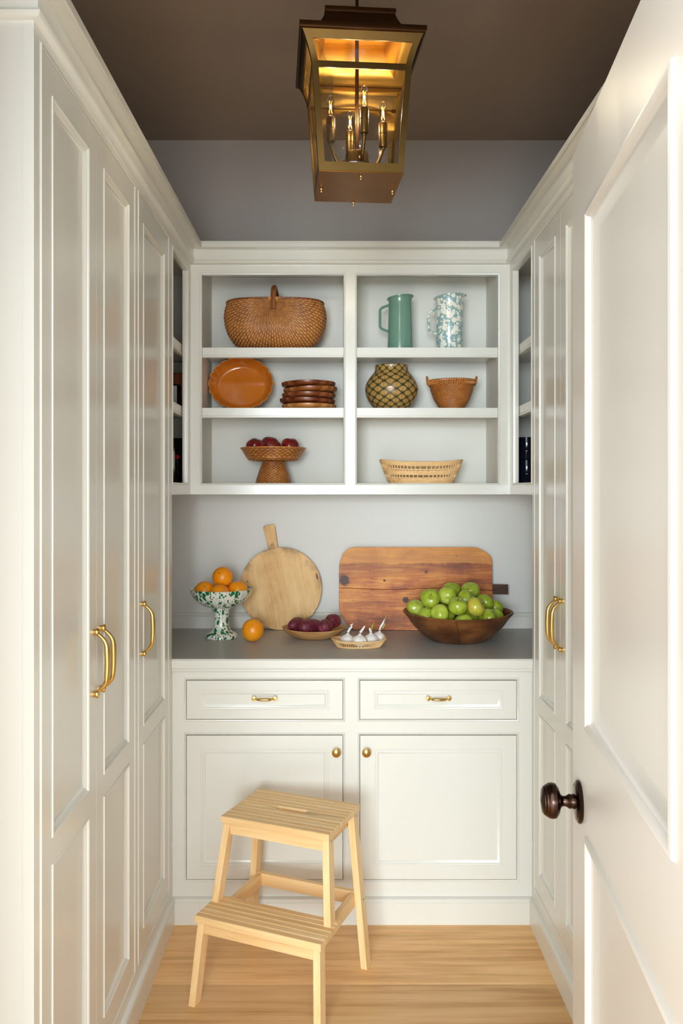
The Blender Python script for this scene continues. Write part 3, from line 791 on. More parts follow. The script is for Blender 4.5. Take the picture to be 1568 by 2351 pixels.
# ------------------------------------------------------------------ scalloped dish
k = NT('amber_glaze'); v = k.coord(); k.bump(k.noise(v, 30, 2), 0.03, 0.001)
M['amber'] = k.fin(k.mix(k.noise(v, 12, 3), srgb(176, 92, 18), srgb(206, 122, 34)), 0.12, coat=0.6)
M['amber_edge'] = paint('amber_rim', srgb(206, 140, 78), 0.2)
lean = rad(9)
c = P(557.5, 886, 3.375)
ds = thing('oval_dish', 'amber glazed oval baking dish with a scalloped rim leaning on the middle shelf', 'dish', (c.x, 3.345, Z2))
DA, DB, N = 0.1285, 0.109, 20
R_tilt = Matrix.Rotation(-lean, 3, 'X')
def dish(s, t, off):
    # s 0..1 centre to rim, dish depth along -Y of the leaning frame
    wav = 1+(0.050*abs(cos(N/2*t))**0.7-0.03)*max(0, (s-0.78)/0.22)
    if s < 0.70: q = s/0.70*0.735; d = 0.0
    else: f = (s-0.70)/0.30; q = 0.735+0.265*f**0.8; d = 0.046*f**1.15
    x, z = DA*q*wav*cos(t), DB*q*wav*sin(t)
    return R_tilt @ Vector((x*(1+off), -d-(0.0 if off == 0 else -0.004), z*(1+off)))+Vector((0, 0.0, 0))
ss = [0, 0.3, 0.55, 0.66, 0.70, 0.73, 0.77, 0.82, 0.87, 0.92, 0.96, 1.0]
zmin = min(dish(1, t*0.05, 0.02).z for t in range(126))
def dpt(u, v):
    j = v*(2*len(ss)-1); j = round(j); t = 2*PI*u
    p = dish(ss[j], t, 0) if j < len(ss) else dish(ss[2*len(ss)-1-j], t, 0.02)
    return p+Vector((0, 0, -zmin+0.0005))
MB().grid(dpt, 160, 2*len(ss)-1, cu=True).build('bowl', M['amber'], ds, angle=60)
MB().tube([dpt(i/160, (len(ss)-0.5)/(2*len(ss)-1)*0+ (len(ss)-1)/(2*len(ss)-1)) for i in range(160)], 0.0017, 6, closed=True).build('rim', M['amber_edge'], ds)

# ------------------------------------------------------------------ stack of wooden plates
PW = [('dark brown wooden plate on top of the stack on the middle shelf', (122, 66, 34)), ('glossy tilted wooden plate second from the top of the stack', (150, 92, 46)), ('reddish wooden plate in the middle of the plate stack', (132, 74, 42)), ('dark red wooden plate second from the bottom of the stack', (118, 60, 34)), ('light golden wooden plate at the bottom of the stack', (186, 128, 72))]
zb = Z2+0.0005
specs = [(0.109, 0.0, 0), (0.112, -0.8, 1), (0.109, 1.0, 2), (0.110, -1.2, 3), (0.110, 0.0, 4)]
order = [(4, 709.5, 0.0, 0.110, 0), (3, 705.5, 1.6, 0.1115, 0.4), (2, 709, 0.3, 0.1085, 1.1), (1, 713, -2.4, 0.1085, 2.0), (0, 708.5, -0.6, 0.109, 2.9)]
z = Z2+0.0003
for i, px, tilt, r, rz in order:
    lab, col = PW[i]
    mt = wood('plate_wood', srgb(*[max(0, q-40) for q in col]), srgb(*col), srgb(*[min(255, q+32) for q in col]), 'x', 1.6, 0.3, 0.6)
    c = on_shelf(px, z, 3.285)
    o = MB().lathe([(0, 0), (0.090, 0), (0.101, 0.003), (r*0.985, 0.009), (r, 0.015), (r, 0.0205), (r-0.004, 0.0215), (r-0.010, 0.019), (0.085, 0.009), (0, 0.008)], 56).build('wooden_plate', mt, None, loc=c, rot=(rad(random.uniform(-0.4, 0.4)), rad(tilt), rz))
    o.rotation_euler = (0, rad(tilt), 0); tag(o, lab, 'plate', 'stack of wooden plates')
    z += 0.0222+abs(rad(tilt))*0.02
# ------------------------------------------------------------------ leaf-pattern pot
k = NT('gilded_leaf_lacquer'); uv = k.coord('UV')
sx = k.n('ShaderNodeSeparateXYZ'); k.set(sx.inputs[0], uv)
nz = k.noise(k.coord(), 16, 2)
nzz = k.math('MULTIPLY', k.math('SUBTRACT', nz, 0.5), 0.16)
pa = k.math('ADD', k.math('ADD', sx.outputs[0], sx.outputs[1]), nzz); qa = k.math('SUBTRACT', k.math('SUBTRACT', sx.outputs[0], sx.outputs[1]), nzz)
fa = k.math('SUBTRACT', k.math('FRACT', pa), 0.5); fb = k.math('SUBTRACT', k.math('FRACT', qa), 0.5)
xx = k.math('ABSOLUTE', k.math('ADD', fa, fb)); yy = k.math('SUBTRACT', fa, fb)   # across / along the leaf
ya = k.math('ABSOLUTE', yy)
d = k.math('ADD', k.math('POWER', k.math('MULTIPLY', xx, 1.45), 1.7), k.math('POWER', k.math('MULTIPLY', ya, 1.22), 1.9))
dd_ = k.math('ADD', k.math('POWER', k.math('ABSOLUTE', k.math('MULTIPLY', fa, 2.0)), 3.2), k.math('POWER', k.math('ABSOLUTE', k.math('MULTIPLY', fb, 2.0)), 3.2))
leaf_m = k.step(dd_, 0.74, 0.52)
vein = k.step(k.math('ABSOLUTE', k.math('SUBTRACT', k.math('FRACT', k.math('MULTIPLY', k.math('ADD', yy, k.math('MULTIPLY', xx, 0.9)), 5.0)), 0.5)), 0.10, 0.24)
mid = k.step(xx, 0.02, 0.06)
gold = k.mix(k.noise(k.coord(), 45, 3), srgb(172, 128, 62), srgb(224, 188, 114))
gold = k.mix(k.math('MULTIPLY', vein, mid), srgb(112, 78, 34), gold)
inner = k.step(d, 0.36, 0.5)
gold = k.mix(k.math('MULTIPLY', inner, 0.35), gold, srgb(120, 92, 40))
k.bump(leaf_m, 0.15, 0.001)
M['pot'] = k.fin(k.mix(leaf_m, srgb(58, 58, 32), gold), 0.3, coat=0.25)
c = on_shelf(899, Z2)
pr = [(0.055, 0.0), (0.060, 0.002), (0.075, 0.014), (0.092, 0.036), (0.1035, 0.062), (0.1075, 0.086), (0.1035, 0.108), (0.092, 0.130), (0.078, 0.147), (0.0695, 0.157), (0.0665, 0.166), (0.0665, 0.176), (0.0675, 0.1805)]
at_ = prof_fn(pr); prs = [at_(i/36) for i in range(37)]
pt_ = thing('patterned_pot', 'round gold and green leaf-patterned pot on the middle shelf', 'pot', c)
MB().lathe(prs, 72, uvs=(13, 6.5)).build('body', M['pot'], pt_, angle=60)
MB().lathe([(0.0675, 0.1805), (0.066, 0.1825), (0.0635, 0.1805), (0.063, 0.166), (0.074, 0.145), (0.098, 0.10), (0.09, 0.04), (0.05, 0.006), (0, 0.006)], 48).build('lining', paint('dark_lacquer', srgb(52, 44, 26), 0.4), pt_)
MB().lathe([(0, 0), (0.055, 0)], 40).build('foot', paint('dark_lacquer', srgb(52, 44, 26), 0.4), pt_)

# ------------------------------------------------------------------ red fruit in the pedestal basket
def fruit_mesh(r, seg=32, squash=0.9, dip=0.16, dip2=0.10, lump=0.03, seed=0, taper=0.0):
    m = MB()
    def pt(u, v):
        t = 2*PI*u; ph = PI*v
        rr = sin(ph); z = -cos(ph)
        zz = z*squash
        top = math.exp(-(rr/0.28)**2)
        zz -= dip*top*(1 if z > 0 else 0)-dip2*top*(1 if z < 0 else 0)
        w = 1+taper*z
        q = Vector((rr*cos(t)*w, rr*sin(t)*w, zz))
        q *= 1+lump*noise.noise(Vector((cos(t)*rr*1.3+seed, sin(t)*rr*1.3, z*1.3+seed*0.7)))
        return q*r
    m.grid(pt, seg, seg*2//3, cu=True, uvs=(1, 1)); return m
def fruit_mat(name, c0, c1, c2, rough=0.3, speck=None, coat=0.0, scale=40):
    k = NT(name); v = k.coord(); oi = k.n('ShaderNodeObjectInfo').outputs['Random']
    n = k.noise(v, scale, 3, 0.6)
    ad = k.math('ADD', k.math('MULTIPLY', k.math('SUBTRACT', n, 0.5), 1.3), k.math('ADD', k.math('MULTIPLY', k.math('SUBTRACT', oi, 0.5), 0.3), 0.5))
    col = k.ramp(ad, [(0.15, c0), (0.5, c1), (0.85, c2)])
    if speck:
        vo = k.n('ShaderNodeTexVoronoi'); k.set(vo.inputs['Vector'], v); vo.inputs['Scale'].default_value = 190
        col = k.mix(k.math('MULTIPLY', k.step(vo.outputs['Distance'], 0.22, 0.12), 0.5), col, speck)
    k.bump(k.noise(v, 420, 2), 0.06, 0.0006)
    return k.fin(col, rough, coat=coat)
M['red'] = fruit_mat('red_skin', srgb(78, 6, 14), srgb(120, 14, 22), srgb(168, 44, 34), 0.2, None, 0.3, 25)
M['green_apple'] = fruit_mat('green_apple_skin', srgb(134, 152, 34), srgb(158, 176, 52), srgb(184, 194, 84), 0.26, srgb(190, 206, 110), 0.2, 26)
M['yellow_apple'] = fruit_mat('yellow_green_apple_skin', srgb(150, 150, 30), srgb(184, 182, 60), srgb(206, 176, 70), 0.3, srgb(150, 90, 20), 0.2, 34)
M['orange'] = fruit_mat('orange_peel', srgb(240, 132, 6), srgb(252, 156, 14), srgb(255, 186, 36), 0.34, None, 0.1, 12)
M['stemwood'] = paint('brown_stem', srgb(84, 58, 30), 0.6)
def fruit(name, label, cat, pos, mesh, mat, rot, group, stem=None, bud=None):
    o = mesh.build(name, mat, None, loc=pos, rot=rot, angle=80); tag(o, label, cat, group)
    if stem: MB().tube([(0, 0, stem[0]), (0.001, 0, stem[0]+stem[1]*0.6), (0.003, 0.001, stem[0]+stem[1])], [0.0014, 0.0011, 0.0016], 6).build('stem', M['stemwood'], o)
    if bud: MB().lathe([(0, bud-0.001), (0.0028, bud-0.0005), (0.0032, bud+0.0006), (0.0015, bud+0.001), (0, bud+0.0004)], 10).build('stem_button', paint('green_button', srgb(120, 120, 40), 0.6), o)
    return o
for i, (px, py, r, Y, lab, rot) in enumerate([(586, 1027, 0.0385, 3.308, 'dark red fruit on the left of the rattan pedestal bowl', (0.2, 0.3, 0)), (621, 1025, 0.0405, 3.250, 'bright red fruit in the middle of the rattan pedestal bowl', (0.3, -0.2, 1)), (665.5, 1027, 0.0385, 3.296, 'red fruit with a yellow patch on the right of the rattan pedestal bowl', (0.1, -0.15, 2))]):
    p = P(px, py, Y); p.z = Z3+0.1490
    fruit('red_fruit', lab, 'fruit', p, fruit_mesh(r, 36, 0.97, 0.10, 0.08, 0.10, 11+i, 0.05), M['red'], rot, 'red fruit in the pedestal bowl')

# ------------------------------------------------------------------ things in the corner cabinets
M['black'] = paint('black_lacquer', srgb(14, 14, 15), 0.12)
M['copper'] = wood('red_brown_wood', srgb(96, 42, 18), srgb(134, 66, 32), srgb(160, 86, 46), 'y', 1.5, 0.3, 0.4)
M['redpaint'] = paint('red_flower_paint', srgb(176, 20, 22), 0.3)
org = Vector((-0.655, 3.31, Z2+0.0006))
rb = thing('wooden_box', 'red-brown wooden box with a black panel in the left corner cabinet', 'box', org)
MB().box(-0.10, 0.052, -0.045, 0.09, 0.0, 0.150).build('body', M['copper'], rb, bevel=0.006)
ring = []
for cx, cz, a0 in ((-0.075, 0.012, 180), (0.024, 0.012, 270), (0.024, 0.094, 0), (-0.075, 0.094, 90)):
    for i in range(6): a = rad(a0+i*18); ring.append((cx+0.010*cos(a), cz+0.010*sin(a)))
MB().loft([[(x, y, z) for x, z in ring] for y in (-0.0455, -0.048)]).build('black_panel', M['black'], rb)
MB().box(-0.020, 0.018, -0.0495, -0.0485, 0.006, 0.098).build('white_card', M['white_enamel'], rb)
org = Vector((-0.648, 3.245, Z3+0.0006))
vz = thing('canister', 'tall black glossy canister painted with red flowers in the left corner cabinet', 'canister', org)
MB().lathe([(0, 0), (0.048, 0), (0.050, 0.003), (0.050, 0.172), (0.047, 0.178), (0.045, 0.178), (0.045, 0.006), (0, 0.006)], 48).build('body', M['black'], vz)
for (a, z, s) in ((-62, 0.104, 0.011), (-86, 0.130, 0.010), (-100, 0.08, 0.010)):
    f = MB(); a = rad(a); d = Vector((cos(a), sin(a), 0)); tx = Vector((-sin(a), cos(a), 0))
    n5 = 40
    f.loft([[d*(0.0495+off)+tx*(s*(0.75+0.3*abs(cos(2.5*2*PI*i/n5)))*cos(2*PI*i/n5))+Vector((0, 0, z+0.8*s*(0.75+0.3*abs(cos(2.5*2*PI*i/n5)))*sin(2*PI*i/n5))) for i in range(n5)] for off in (-0.001, 0.0012)])
    f.build('flower', M['redpaint'], vz)
    MB().tube([d*0.0504+tx*(0.004*sin(q*3))+Vector((0, 0, z-s*0.7-q*0.05)) for q in [j/8 for j in range(9)]], 0.0006, 5).build('flower_stalk', paint('grey_green', srgb(60, 70, 50), 0.4), vz)
M['darkglass'] = paint('dark_blue_glass', srgb(14, 16, 30), 0.06)
for i, lab in enumerate(('dark blue glass tumbler at the bottom of the stack in the right corner cabinet', 'dark blue glass tumbler stacked on top in the right corner cabinet')):
    MBt = MB().lathe([(0, 0), (0.037, 0), (0.040, 0.004), (0.041, 0.030), (0.0435, 0.034), (0.0435, 0.038), (0.042, 0.041), (0.0435, 0.070), (0.046, 0.0895), (0.0435, 0.0895), (0.0385, 0.034), (0.036, 0.006), (0, 0.006)], 40)
    o = MBt.build('glass_tumbler', M['darkglass'], None, loc=(0.752, 3.20, Z3+0.0005+i*0.0897)); tag(o, lab, 'tumbler', 'stacked dark tumblers')

# ------------------------------------------------------------------ cutting boards
def spots(k, v, lst, base, col):
    for (x, y, z, r, sx_, sz_) in lst:
        mp = k.mapping(v, (1/sx_, 0.0, 1/sz_), (-x/sx_, 0, -z/sz_))
        ln_ = k.n('ShaderNodeVectorMath', operation='LENGTH'); k.set(ln_.inputs[0], mp)
        nn = k.math('ADD', ln_.outputs['Value'], k.math('MULTIPLY', k.math('SUBTRACT', k.noise(v, 60, 3), 0.5), 0.7*r))
        base = k.mix(k.step(nn, r, r*0.55), base, col)
    return base
# round board: local x across, z up the board, turned so the handle leans left
k = NT('pale_board_wood'); v = k.coord()
n1 = k.noise(k.mapping(v, (1, 1, 0.10)), 26, 4, 0.6, 0.4); n2 = k.noise(v, 10, 4, 0.65)
n3 = k.noise(k.mapping(v, (1, 1, 0.03)), 150, 3, 0.6)
f = k.math('ADD', k.math('MULTIPLY', n1, 0.5), k.math('ADD', k.math('MULTIPLY', n2, 0.35), k.math('MULTIPLY', n3, 0.18)))
col = k.ramp(f, [(0.30, srgb(170, 118, 60)), (0.48, srgb(218, 170, 104)), (0.62, srgb(232, 192, 130))])
ln_ = k.n('ShaderNodeVectorMath', operation='LENGTH'); k.set(ln_.inputs[0], k.mapping(v, (1, 0, 1), (0, 0, -0.171)))
edge = k.math('MULTIPLY', k.step(k.math('ADD', ln_.outputs['Value'], k.math('MULTIPLY', n2, 0.10)), 0.178, 0.232), k.step(k.noise(v, 17, 3), 0.46, 0.64))
col = k.mix(k.math('MULTIPLY', edge, 0.7), col, srgb(110, 72, 42))
col = spots(k, v, [(0.158, 0, 0.19, 1, 0.006, 0.02), (-0.13, 0, 0.225, 1, 0.004, 0.004), (0.02, 0, 0.50, 1, 0.008, 0.006)], col, srgb(96, 62, 40))
k.bump(n3, 0.15, 0.001)
M['board_pale'] = k.fin(col, 0.55)
R = 0.171; tilt = rad(4)
c = P(645, 1443, 3.405)
tw = rad(-11)   # handle leaning left
rbd = thing('round_cutting_board', 'round pale wooden cutting board with a short handle leaning on the backsplash', 'cutting board', (c.x, 3.387, ZC+0.0005))
Mb = Matrix.Translation((0, 0, R)) @ Matrix.Rotation(tw, 4, 'Y') @ Matrix.Translation((0, 0, -R))
Mt = Matrix.Rotation(-tilt, 4, 'X')
def bd(ring, th, mat, nm, M4, par, bev=0.0015):
    m = MB(); m.loft([[(x, y, z) for x, z in ring] for y in (-th, 0.0)])
    o = m.build(nm, mat, par, bevel=bev); o.matrix_local = M4; return o
hwid = 0.026
a0 = math.asin(0.020/R)
ring = []
for i in range(73):
    a = PI/2+a0+(2*PI-2*a0)*i/72; w_ = 1+0.004*noise.noise(Vector((cos(a)*2, sin(a)*2, 0)))
    ring.append((R*w_*cos(a), R+R*w_*sin(a)))
bd(ring, 0.016, M['board_pale'], 'board', Mt @ Mb, rbd)
hn = [(0.0195, 2*R-0.006), (0.0215, 2*R+0.04), (0.0245, 2*R+0.088), (0.020, 2*R+0.097), (-0.018, 2*R+0.098), (-0.0245, 2*R+0.091), (-0.0235, 2*R+0.07), (-0.020, 2*R+0.02), (-0.0195, 2*R-0.006)]
bd(hn, 0.0145, M['board_pale'], 'handle', Mt @ Mb, rbd)

# rectangular board of two planks with a long crack
k = NT('old_pine_board'); v = k.coord()
vx = k.mapping(v, (0.14, 1, 1))
n1 = k.noise(vx, 24, 5, 0.65, 0.8); n2 = k.noise(v, 7, 4, 0.6); n3 = k.noise(k.mapping(v, (0.04, 1, 1)), 170, 3, 0.65)
f = k.math('ADD', k.math('MULTIPLY', n1, 0.50), k.math('ADD', k.math('MULTIPLY', n2, 0.42), k.math('MULTIPLY', n3, 0.22)))
col = k.ramp(f, [(0.43, srgb(96, 42, 12)), (0.51, srgb(158, 78, 20)), (0.59, srgb(198, 112, 34)), (0.69, srgb(230, 160, 66))])
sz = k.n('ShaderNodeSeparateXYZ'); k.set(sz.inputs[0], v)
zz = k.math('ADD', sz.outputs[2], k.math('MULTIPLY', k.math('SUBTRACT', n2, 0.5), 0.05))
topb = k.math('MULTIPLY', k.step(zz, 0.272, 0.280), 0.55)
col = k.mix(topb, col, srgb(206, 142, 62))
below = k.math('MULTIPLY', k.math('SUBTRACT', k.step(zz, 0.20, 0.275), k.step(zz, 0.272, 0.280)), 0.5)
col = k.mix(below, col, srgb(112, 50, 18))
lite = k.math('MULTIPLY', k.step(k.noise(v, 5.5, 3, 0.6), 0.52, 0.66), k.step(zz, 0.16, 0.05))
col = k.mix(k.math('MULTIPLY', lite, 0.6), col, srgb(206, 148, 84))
col = spots(k, v, [(-0.295, 0, 0.205, 1, 0.026, 0.030), (-0.042, 0, 0.124, 1, 0.017, 0.016), (-0.130, 0, 0.204, 1, 0.007, 0.007), (0.044, 0, 0.240, 1, 0.007, 0.007), (0.166, 0, 0.258, 1, 0.003, 0.003), (-0.19, 0, 0.245, 1, 0.003, 0.003), (-0.18, 0, 0.213, 1, 0.003, 0.003), (0.17, 0, 0.306, 1, 0.003, 0.003)], col, srgb(62, 28, 14))
k.bump(n3, 0.25, 0.001)
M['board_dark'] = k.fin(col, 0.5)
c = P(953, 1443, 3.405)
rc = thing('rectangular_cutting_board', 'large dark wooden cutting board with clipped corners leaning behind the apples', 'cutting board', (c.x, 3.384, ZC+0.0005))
Mt2 = Matrix.Rotation(-rad(4), 4, 'X')
w2, h2 = 0.3185, 0.343
def crack(x): return 0.170+0.003*sin(x*14)+0.002*noise.noise(Vector((x*30, 0, 0)))-0.004*(x > 0)*x/0.3
xs = [-w2+2*w2*i/40 for i in range(41)]
topc = [(w2, 0.285), (w2-0.006, 0.305), (w2-0.030, 0.325), (w2-0.062, 0.3405), (w2-0.085, h2), (-w2+0.070, h2), (-w2+0.040, 0.338), (-w2+0.016, 0.316), (-w2+0.008, 0.295), (-w2+0.001, 0.270), (-w2, 0.20)]
ring = [(x, crack(x)+0.0007) for x in xs]+topc
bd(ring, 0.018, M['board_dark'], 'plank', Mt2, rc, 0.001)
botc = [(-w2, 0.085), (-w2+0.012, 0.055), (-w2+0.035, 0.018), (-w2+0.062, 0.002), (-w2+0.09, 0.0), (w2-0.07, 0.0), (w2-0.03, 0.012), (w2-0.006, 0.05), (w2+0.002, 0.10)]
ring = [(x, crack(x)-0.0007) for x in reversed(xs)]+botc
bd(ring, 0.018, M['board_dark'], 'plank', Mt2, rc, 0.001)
ring = [(w2-0.004, 0.148), (w2+0.066, 0.146), (w2+0.066, 0.187), (w2+0.003, 0.188), (w2-0.004, 0.187)]
bd(ring, 0.015, wood('dark_handle_wood', srgb(48, 26, 14), srgb(84, 50, 28), srgb(110, 70, 42), 'x', 3, 0.6, 0.6), 'handle', Mt2, rc, 0.001)

# ------------------------------------------------------------------ footed bowl with oranges
c = Vector(((508-VX)*3.2/F, 3.2, ZC+0.0003))
fb = thing('footed_bowl', 'white footed bowl splattered green holding oranges on the counter', 'bowl', c)
MB().lathe([(0, 0.0), (0.061, 0.0), (0.0645, 0.003), (0.0635, 0.009), (0.059, 0.016), (0.047, 0.022), (0.036, 0.031), (0.030, 0.047), (0.0285, 0.068), (0.030, 0.092), (0.0345, 0.110), (0.038, 0.114), (0.036, 0.117), (0.050, 0.121), (0.075, 0.130), (0.098, 0.146), (0.114, 0.167), (0.1225, 0.188), (0.1245, 0.1925), (0.1225, 0.1945), (0.119, 0.192), (0.110, 0.170), (0.092, 0.149), (0.068, 0.136), (0.0, 0.130)], 64).build('bowl', M['splat_green'], fb, angle=60)
RO = 0.0405
def om(i): return fruit_mesh(RO, 36, 0.97, 0.02, 0.02, 0.015, i)
zo = ZC+0.1885
og = 'oranges in the footed bowl'
for i, (dx, dy, dz, lab, rot) in enumerate([(-0.064, -0.006, -0.006, 'orange at the left inside the footed bowl', (0.9, 0.2, 0)), (0.002, -0.058, -0.011, 'orange at the front inside the footed bowl', (0.4, 1.5, 0)), (0.066, -0.002, -0.006, 'orange at the right inside the footed bowl', (2.4, 0.7, 0)), (0.0, 0.062, -0.006, 'orange at the back inside the footed bowl, mostly hidden', (1.9, 0.1, 0)), (0.004, 0.004, 0.0500, 'orange sitting on top of the others in the footed bowl', (rad(62), 0, rad(-12)))]):
    fruit('orange', lab, 'orange', c+Vector((dx, dy, zo-ZC+dz)), om(i), M['orange'], rot, og, bud=RO*0.955)
p = P(580, 1453, 3.115); RO2 = 0.0435; p.z = ZC+RO2*1.004+0.0006
o = fruit('orange', 'loose orange lying on the grey counter', 'orange', p, fruit_mesh(RO2, 40, 0.97, 0.02, 0.02, 0.015, 9), M['orange'], (rad(78), 0, rad(-62)), None, bud=RO2*0.955)

# ------------------------------------------------------------------ wooden dish of purple sweet potatoes
M['pale_bowl'] = wood('pale_bowl_wood', srgb(160, 108, 60), srgb(200, 150, 94), srgb(216, 172, 118), 'x', 1.4, 0.5, 0.4)
c = Vector(((722-VX)*3.20/F, 3.20, ZC+0.0003))
wd = MB().lathe([(0, 0), (0.062, 0), (0.080, 0.005), (0.105, 0.018), (0.124, 0.034), (0.1285, 0.0385), (0.1265, 0.0405), (0.122, 0.0385), (0.102, 0.024), (0.076, 0.011), (0, 0.007)], 56, fn=lambda p, t: Vector((p.x, p.y*0.86, p.z+0.004*(p.x/0.128)**2*(p.z/0.04)))).build('wooden_dish', M['pale_bowl'], None, loc=c)
tag(wd, 'shallow pale wooden dish holding purple sweet potatoes on the counter', 'dish')
k = NT('purple_potato_skin'); v = k.coord(); n1 = k.noise(k.mapping(v, (0.35, 1, 1)), 70, 4, 0.65); n2 = k.noise(v, 22, 2)
f = k.math('ADD', k.math('MULTIPLY', n1, 0.6), k.math('MULTIPLY', n2, 0.4))
col = k.ramp(f, [(0.32, srgb(70, 20, 34)), (0.5, srgb(112, 36, 54)), (0.66, srgb(158, 62, 86))])
vo = k.n('ShaderNodeTexWave', wave_type='BANDS', bands_direction='X'); k.set(vo.inputs['Vector'], v); vo.inputs['Scale'].default_value = 16; vo.inputs['Distortion'].default_value = 6
col = k.mix(k.math('MULTIPLY', k.step(vo.outputs[1], 0.97, 1.0), 0.16), col, srgb(186, 128, 126))
k.bump(n1, 0.4, 0.002); M['potato'] = k.fin(col, 0.5)
def potato(pos, L, r, yaw, pitch, seed, lab):
    m = MB()
    def pt(u, v_):
        t = 2*PI*u; s = -cos(PI*v_); rr = (1-abs(s)**2.6)**0.5 if abs(s) < 1 else 0
        rr *= 1+0.12*s*(1 if seed % 2 else -1)
        q = 1+0.10*noise.noise(Vector((s*1.6+seed, cos(t)*0.8, sin(t)*0.8+seed)))
        return Vector((s*L/2*(1+0.0), rr*r*cos(t)*q, rr*r*sin(t)*q))
    m.grid(pt, 28, 26, cu=True)
    o = m.build('sweet_potato', M['potato'], None, loc=pos, rot=(0, pitch, yaw), angle=80)
    tag(o, lab, 'sweet potato', 'sweet potatoes in the wooden dish')
    e = -L/2
    MB().tube([(e+0.003, 0, 0), (e-0.003, 0, 0.002), (e-0.006, 0.002, 0.005)], [0.003, 0.002, 0.0008], 6).build('root_tip', M['potato'], o)
    return o
zp = ZC+0.042
potato((c.x-0.070, 3.218, zp+0.006), 0.104, 0.0285, rad(62), rad(4), 1, 'leftmost purple sweet potato in the wooden dish')
potato((c.x-0.014, 3.188, zp+0.004), 0.124, 0.0290, rad(52), rad(3), 2, 'longest purple sweet potato in the middle of the wooden dish')
potato((c.x+0.042, 3.152, zp+0.010), 0.070, 0.0285, rad(74), rad(3), 3, 'round-ended purple sweet potato at the front of the wooden dish')
potato((c.x+0.070, 3.228, zp+0.019), 0.084, 0.0280, rad(62), rad(2), 5, 'rightmost purple sweet potato in the wooden dish')

# ------------------------------------------------------------------ garlic in a small cane tray
c = Vector(((824-VX)*3.015/F, 3.015, ZC+0.0003))
gt = thing('cane_tray', 'small oval pale cane tray holding garlic on the counter', 'tray', c, (0, 0, rad(3)))
fl_ = [oval(2*PI*i/48, 0.080, 0.044) for i in range(48)]
MB().loft([[(x, y, 0.0) for x, y in fl_], [(x, y, 0.004) for x, y in fl_]]).build('tray_floor', M['wick_pale'], gt)
band(0.081, 0.045, 0.004, 0.0032).build('coil', M['wick_pale'], gt)
sd2 = lambda t: 0.006*abs(cos(t))**3
band(0.100, 0.061, 0.026, 0.0032, sd2).build('rim', M['wick_pale'], gt); band(0.098, 0.059, 0.022, 0.0028, sd2).build('coil', M['wick_pale'], gt)
q = strands(0, 0.081, 0.045, 0.004, 0.098, 0.059, 0.022, 64, 0.0019, 0.13, sd2); tag(q.build('strands', M['wick_pale'], gt), kind='stuff')
k = NT('garlic_skin'); v = k.coord(); n1 = k.noise(k.mapping(v, (1, 1, 0.2)), 90, 3)
M['garlic'] = k.fin(k.mix(n1, srgb(222, 214, 208), srgb(244, 240, 234)), 0.5); k.b.inputs['Subsurface Weight'].default_value = 0.0
M['sprout'] = paint('green_sprout', srgb(176, 190, 70), 0.4)
def garlic(pos, r, lob, stalk, lab, rot=(0, 0, 0), sprouts=()):
    prof = [(0, 0.02), (0.45, 0.0), (0.80, 0.18), (1.0, 0.55), (0.97, 0.88), (0.80, 1.14), (0.52, 1.32), (0.26, 1.44), (0.15, 1.62)]
    at = prof_fn(prof); pr = [(a*r, b*r) for a, b in [at(i/26) for i in range(27)]]
    def fn(p, t):
        z = p.z/r; g = 0.10*abs(cos(lob/2*t))**0.6*max(0, 1-abs(z-0.6)/1.1); s = 0.92+g
        return Vector((p.x*s, p.y*s, p.z))
    o = MB().lathe(pr, 60, fn=fn).build('garlic_bulb', M['garlic'], None, loc=pos, rot=rot, angle=80)
    tag(o, lab, 'garlic', 'garlic bulbs in the cane tray')
    pts = [Vector((0, 0, 1.72*r))]+[Vector((x*r, y*r, z*r)) for x, y, z in stalk]
    n_ = len(pts); rs = [0.17*r]+[0.15*r]*(n_-2)+[0.10*r]
    if n_ > 3: rs[-1] = 0.05*r
    MB().tube(pts, rs, 8).build('stalk', M['garlic'], o)
    for sp in sprouts: MB().tube([Vector(p_)*r for p_ in sp], [0.07*r, 0.06*r, 0.03*r], 6).build('sprout', M['sprout'], o)
    return o
zt = ZC+0.0052
X_ = lambda px, Y: (px-VX)*Y/F
garlic((X_(797, 3.03), 3.03, zt), 0.0270, 6, [(0.15, 0, 2.1), (0.45, 0, 2.5), (0.35, 0, 2.7), (0.6, 0, 2.95)], 'garlic bulb with a curled stalk at the left of the cane tray', (0, rad(4), 0))
garlic((X_(825, 2.990), 2.990, zt+0.001), 0.0290, 7, [(0.35, 0, 2.15), (0.62, 0, 2.55)], 'garlic bulb with a straight cut stalk at the front of the cane tray', (0, rad(3), 0.4))
garlic((X_(852, 3.030), 3.030, zt), 0.0280, 6, [(-0.25, 0, 2.1), (-0.35, 0, 2.25)], 'sprouting garlic bulb in the middle of the cane tray', (0, rad(-2), 1.0), [[(0, 0, 1.75), (0.4, 0, 2.4), (0.85, 0, 2.85)], [(0, 0, 1.8), (-0.2, 0, 2.1), (0.05, 0, 2.3)], [(0, 0, 1.8), (0.3, 0, 2.2), (0.7, 0, 2.4)]])
garlic((X_(868, 3.065), 3.065, zt+0.003), 0.0265, 6, [(0.0, 0, 2.1), (0.3, 0, 2.7), (0.45, 0, 3.3)], 'garlic bulb with papery skin and a green shoot at the right of the cane tray', (0, rad(8), 0), [[(0.3, 0, 2.0), (0.55, 0, 2.5), (0.6, 0, 2.8)], [(0.25, 0, 2.6), (0.42, 0, 3.1), (0.62, 0, 3.7)]])

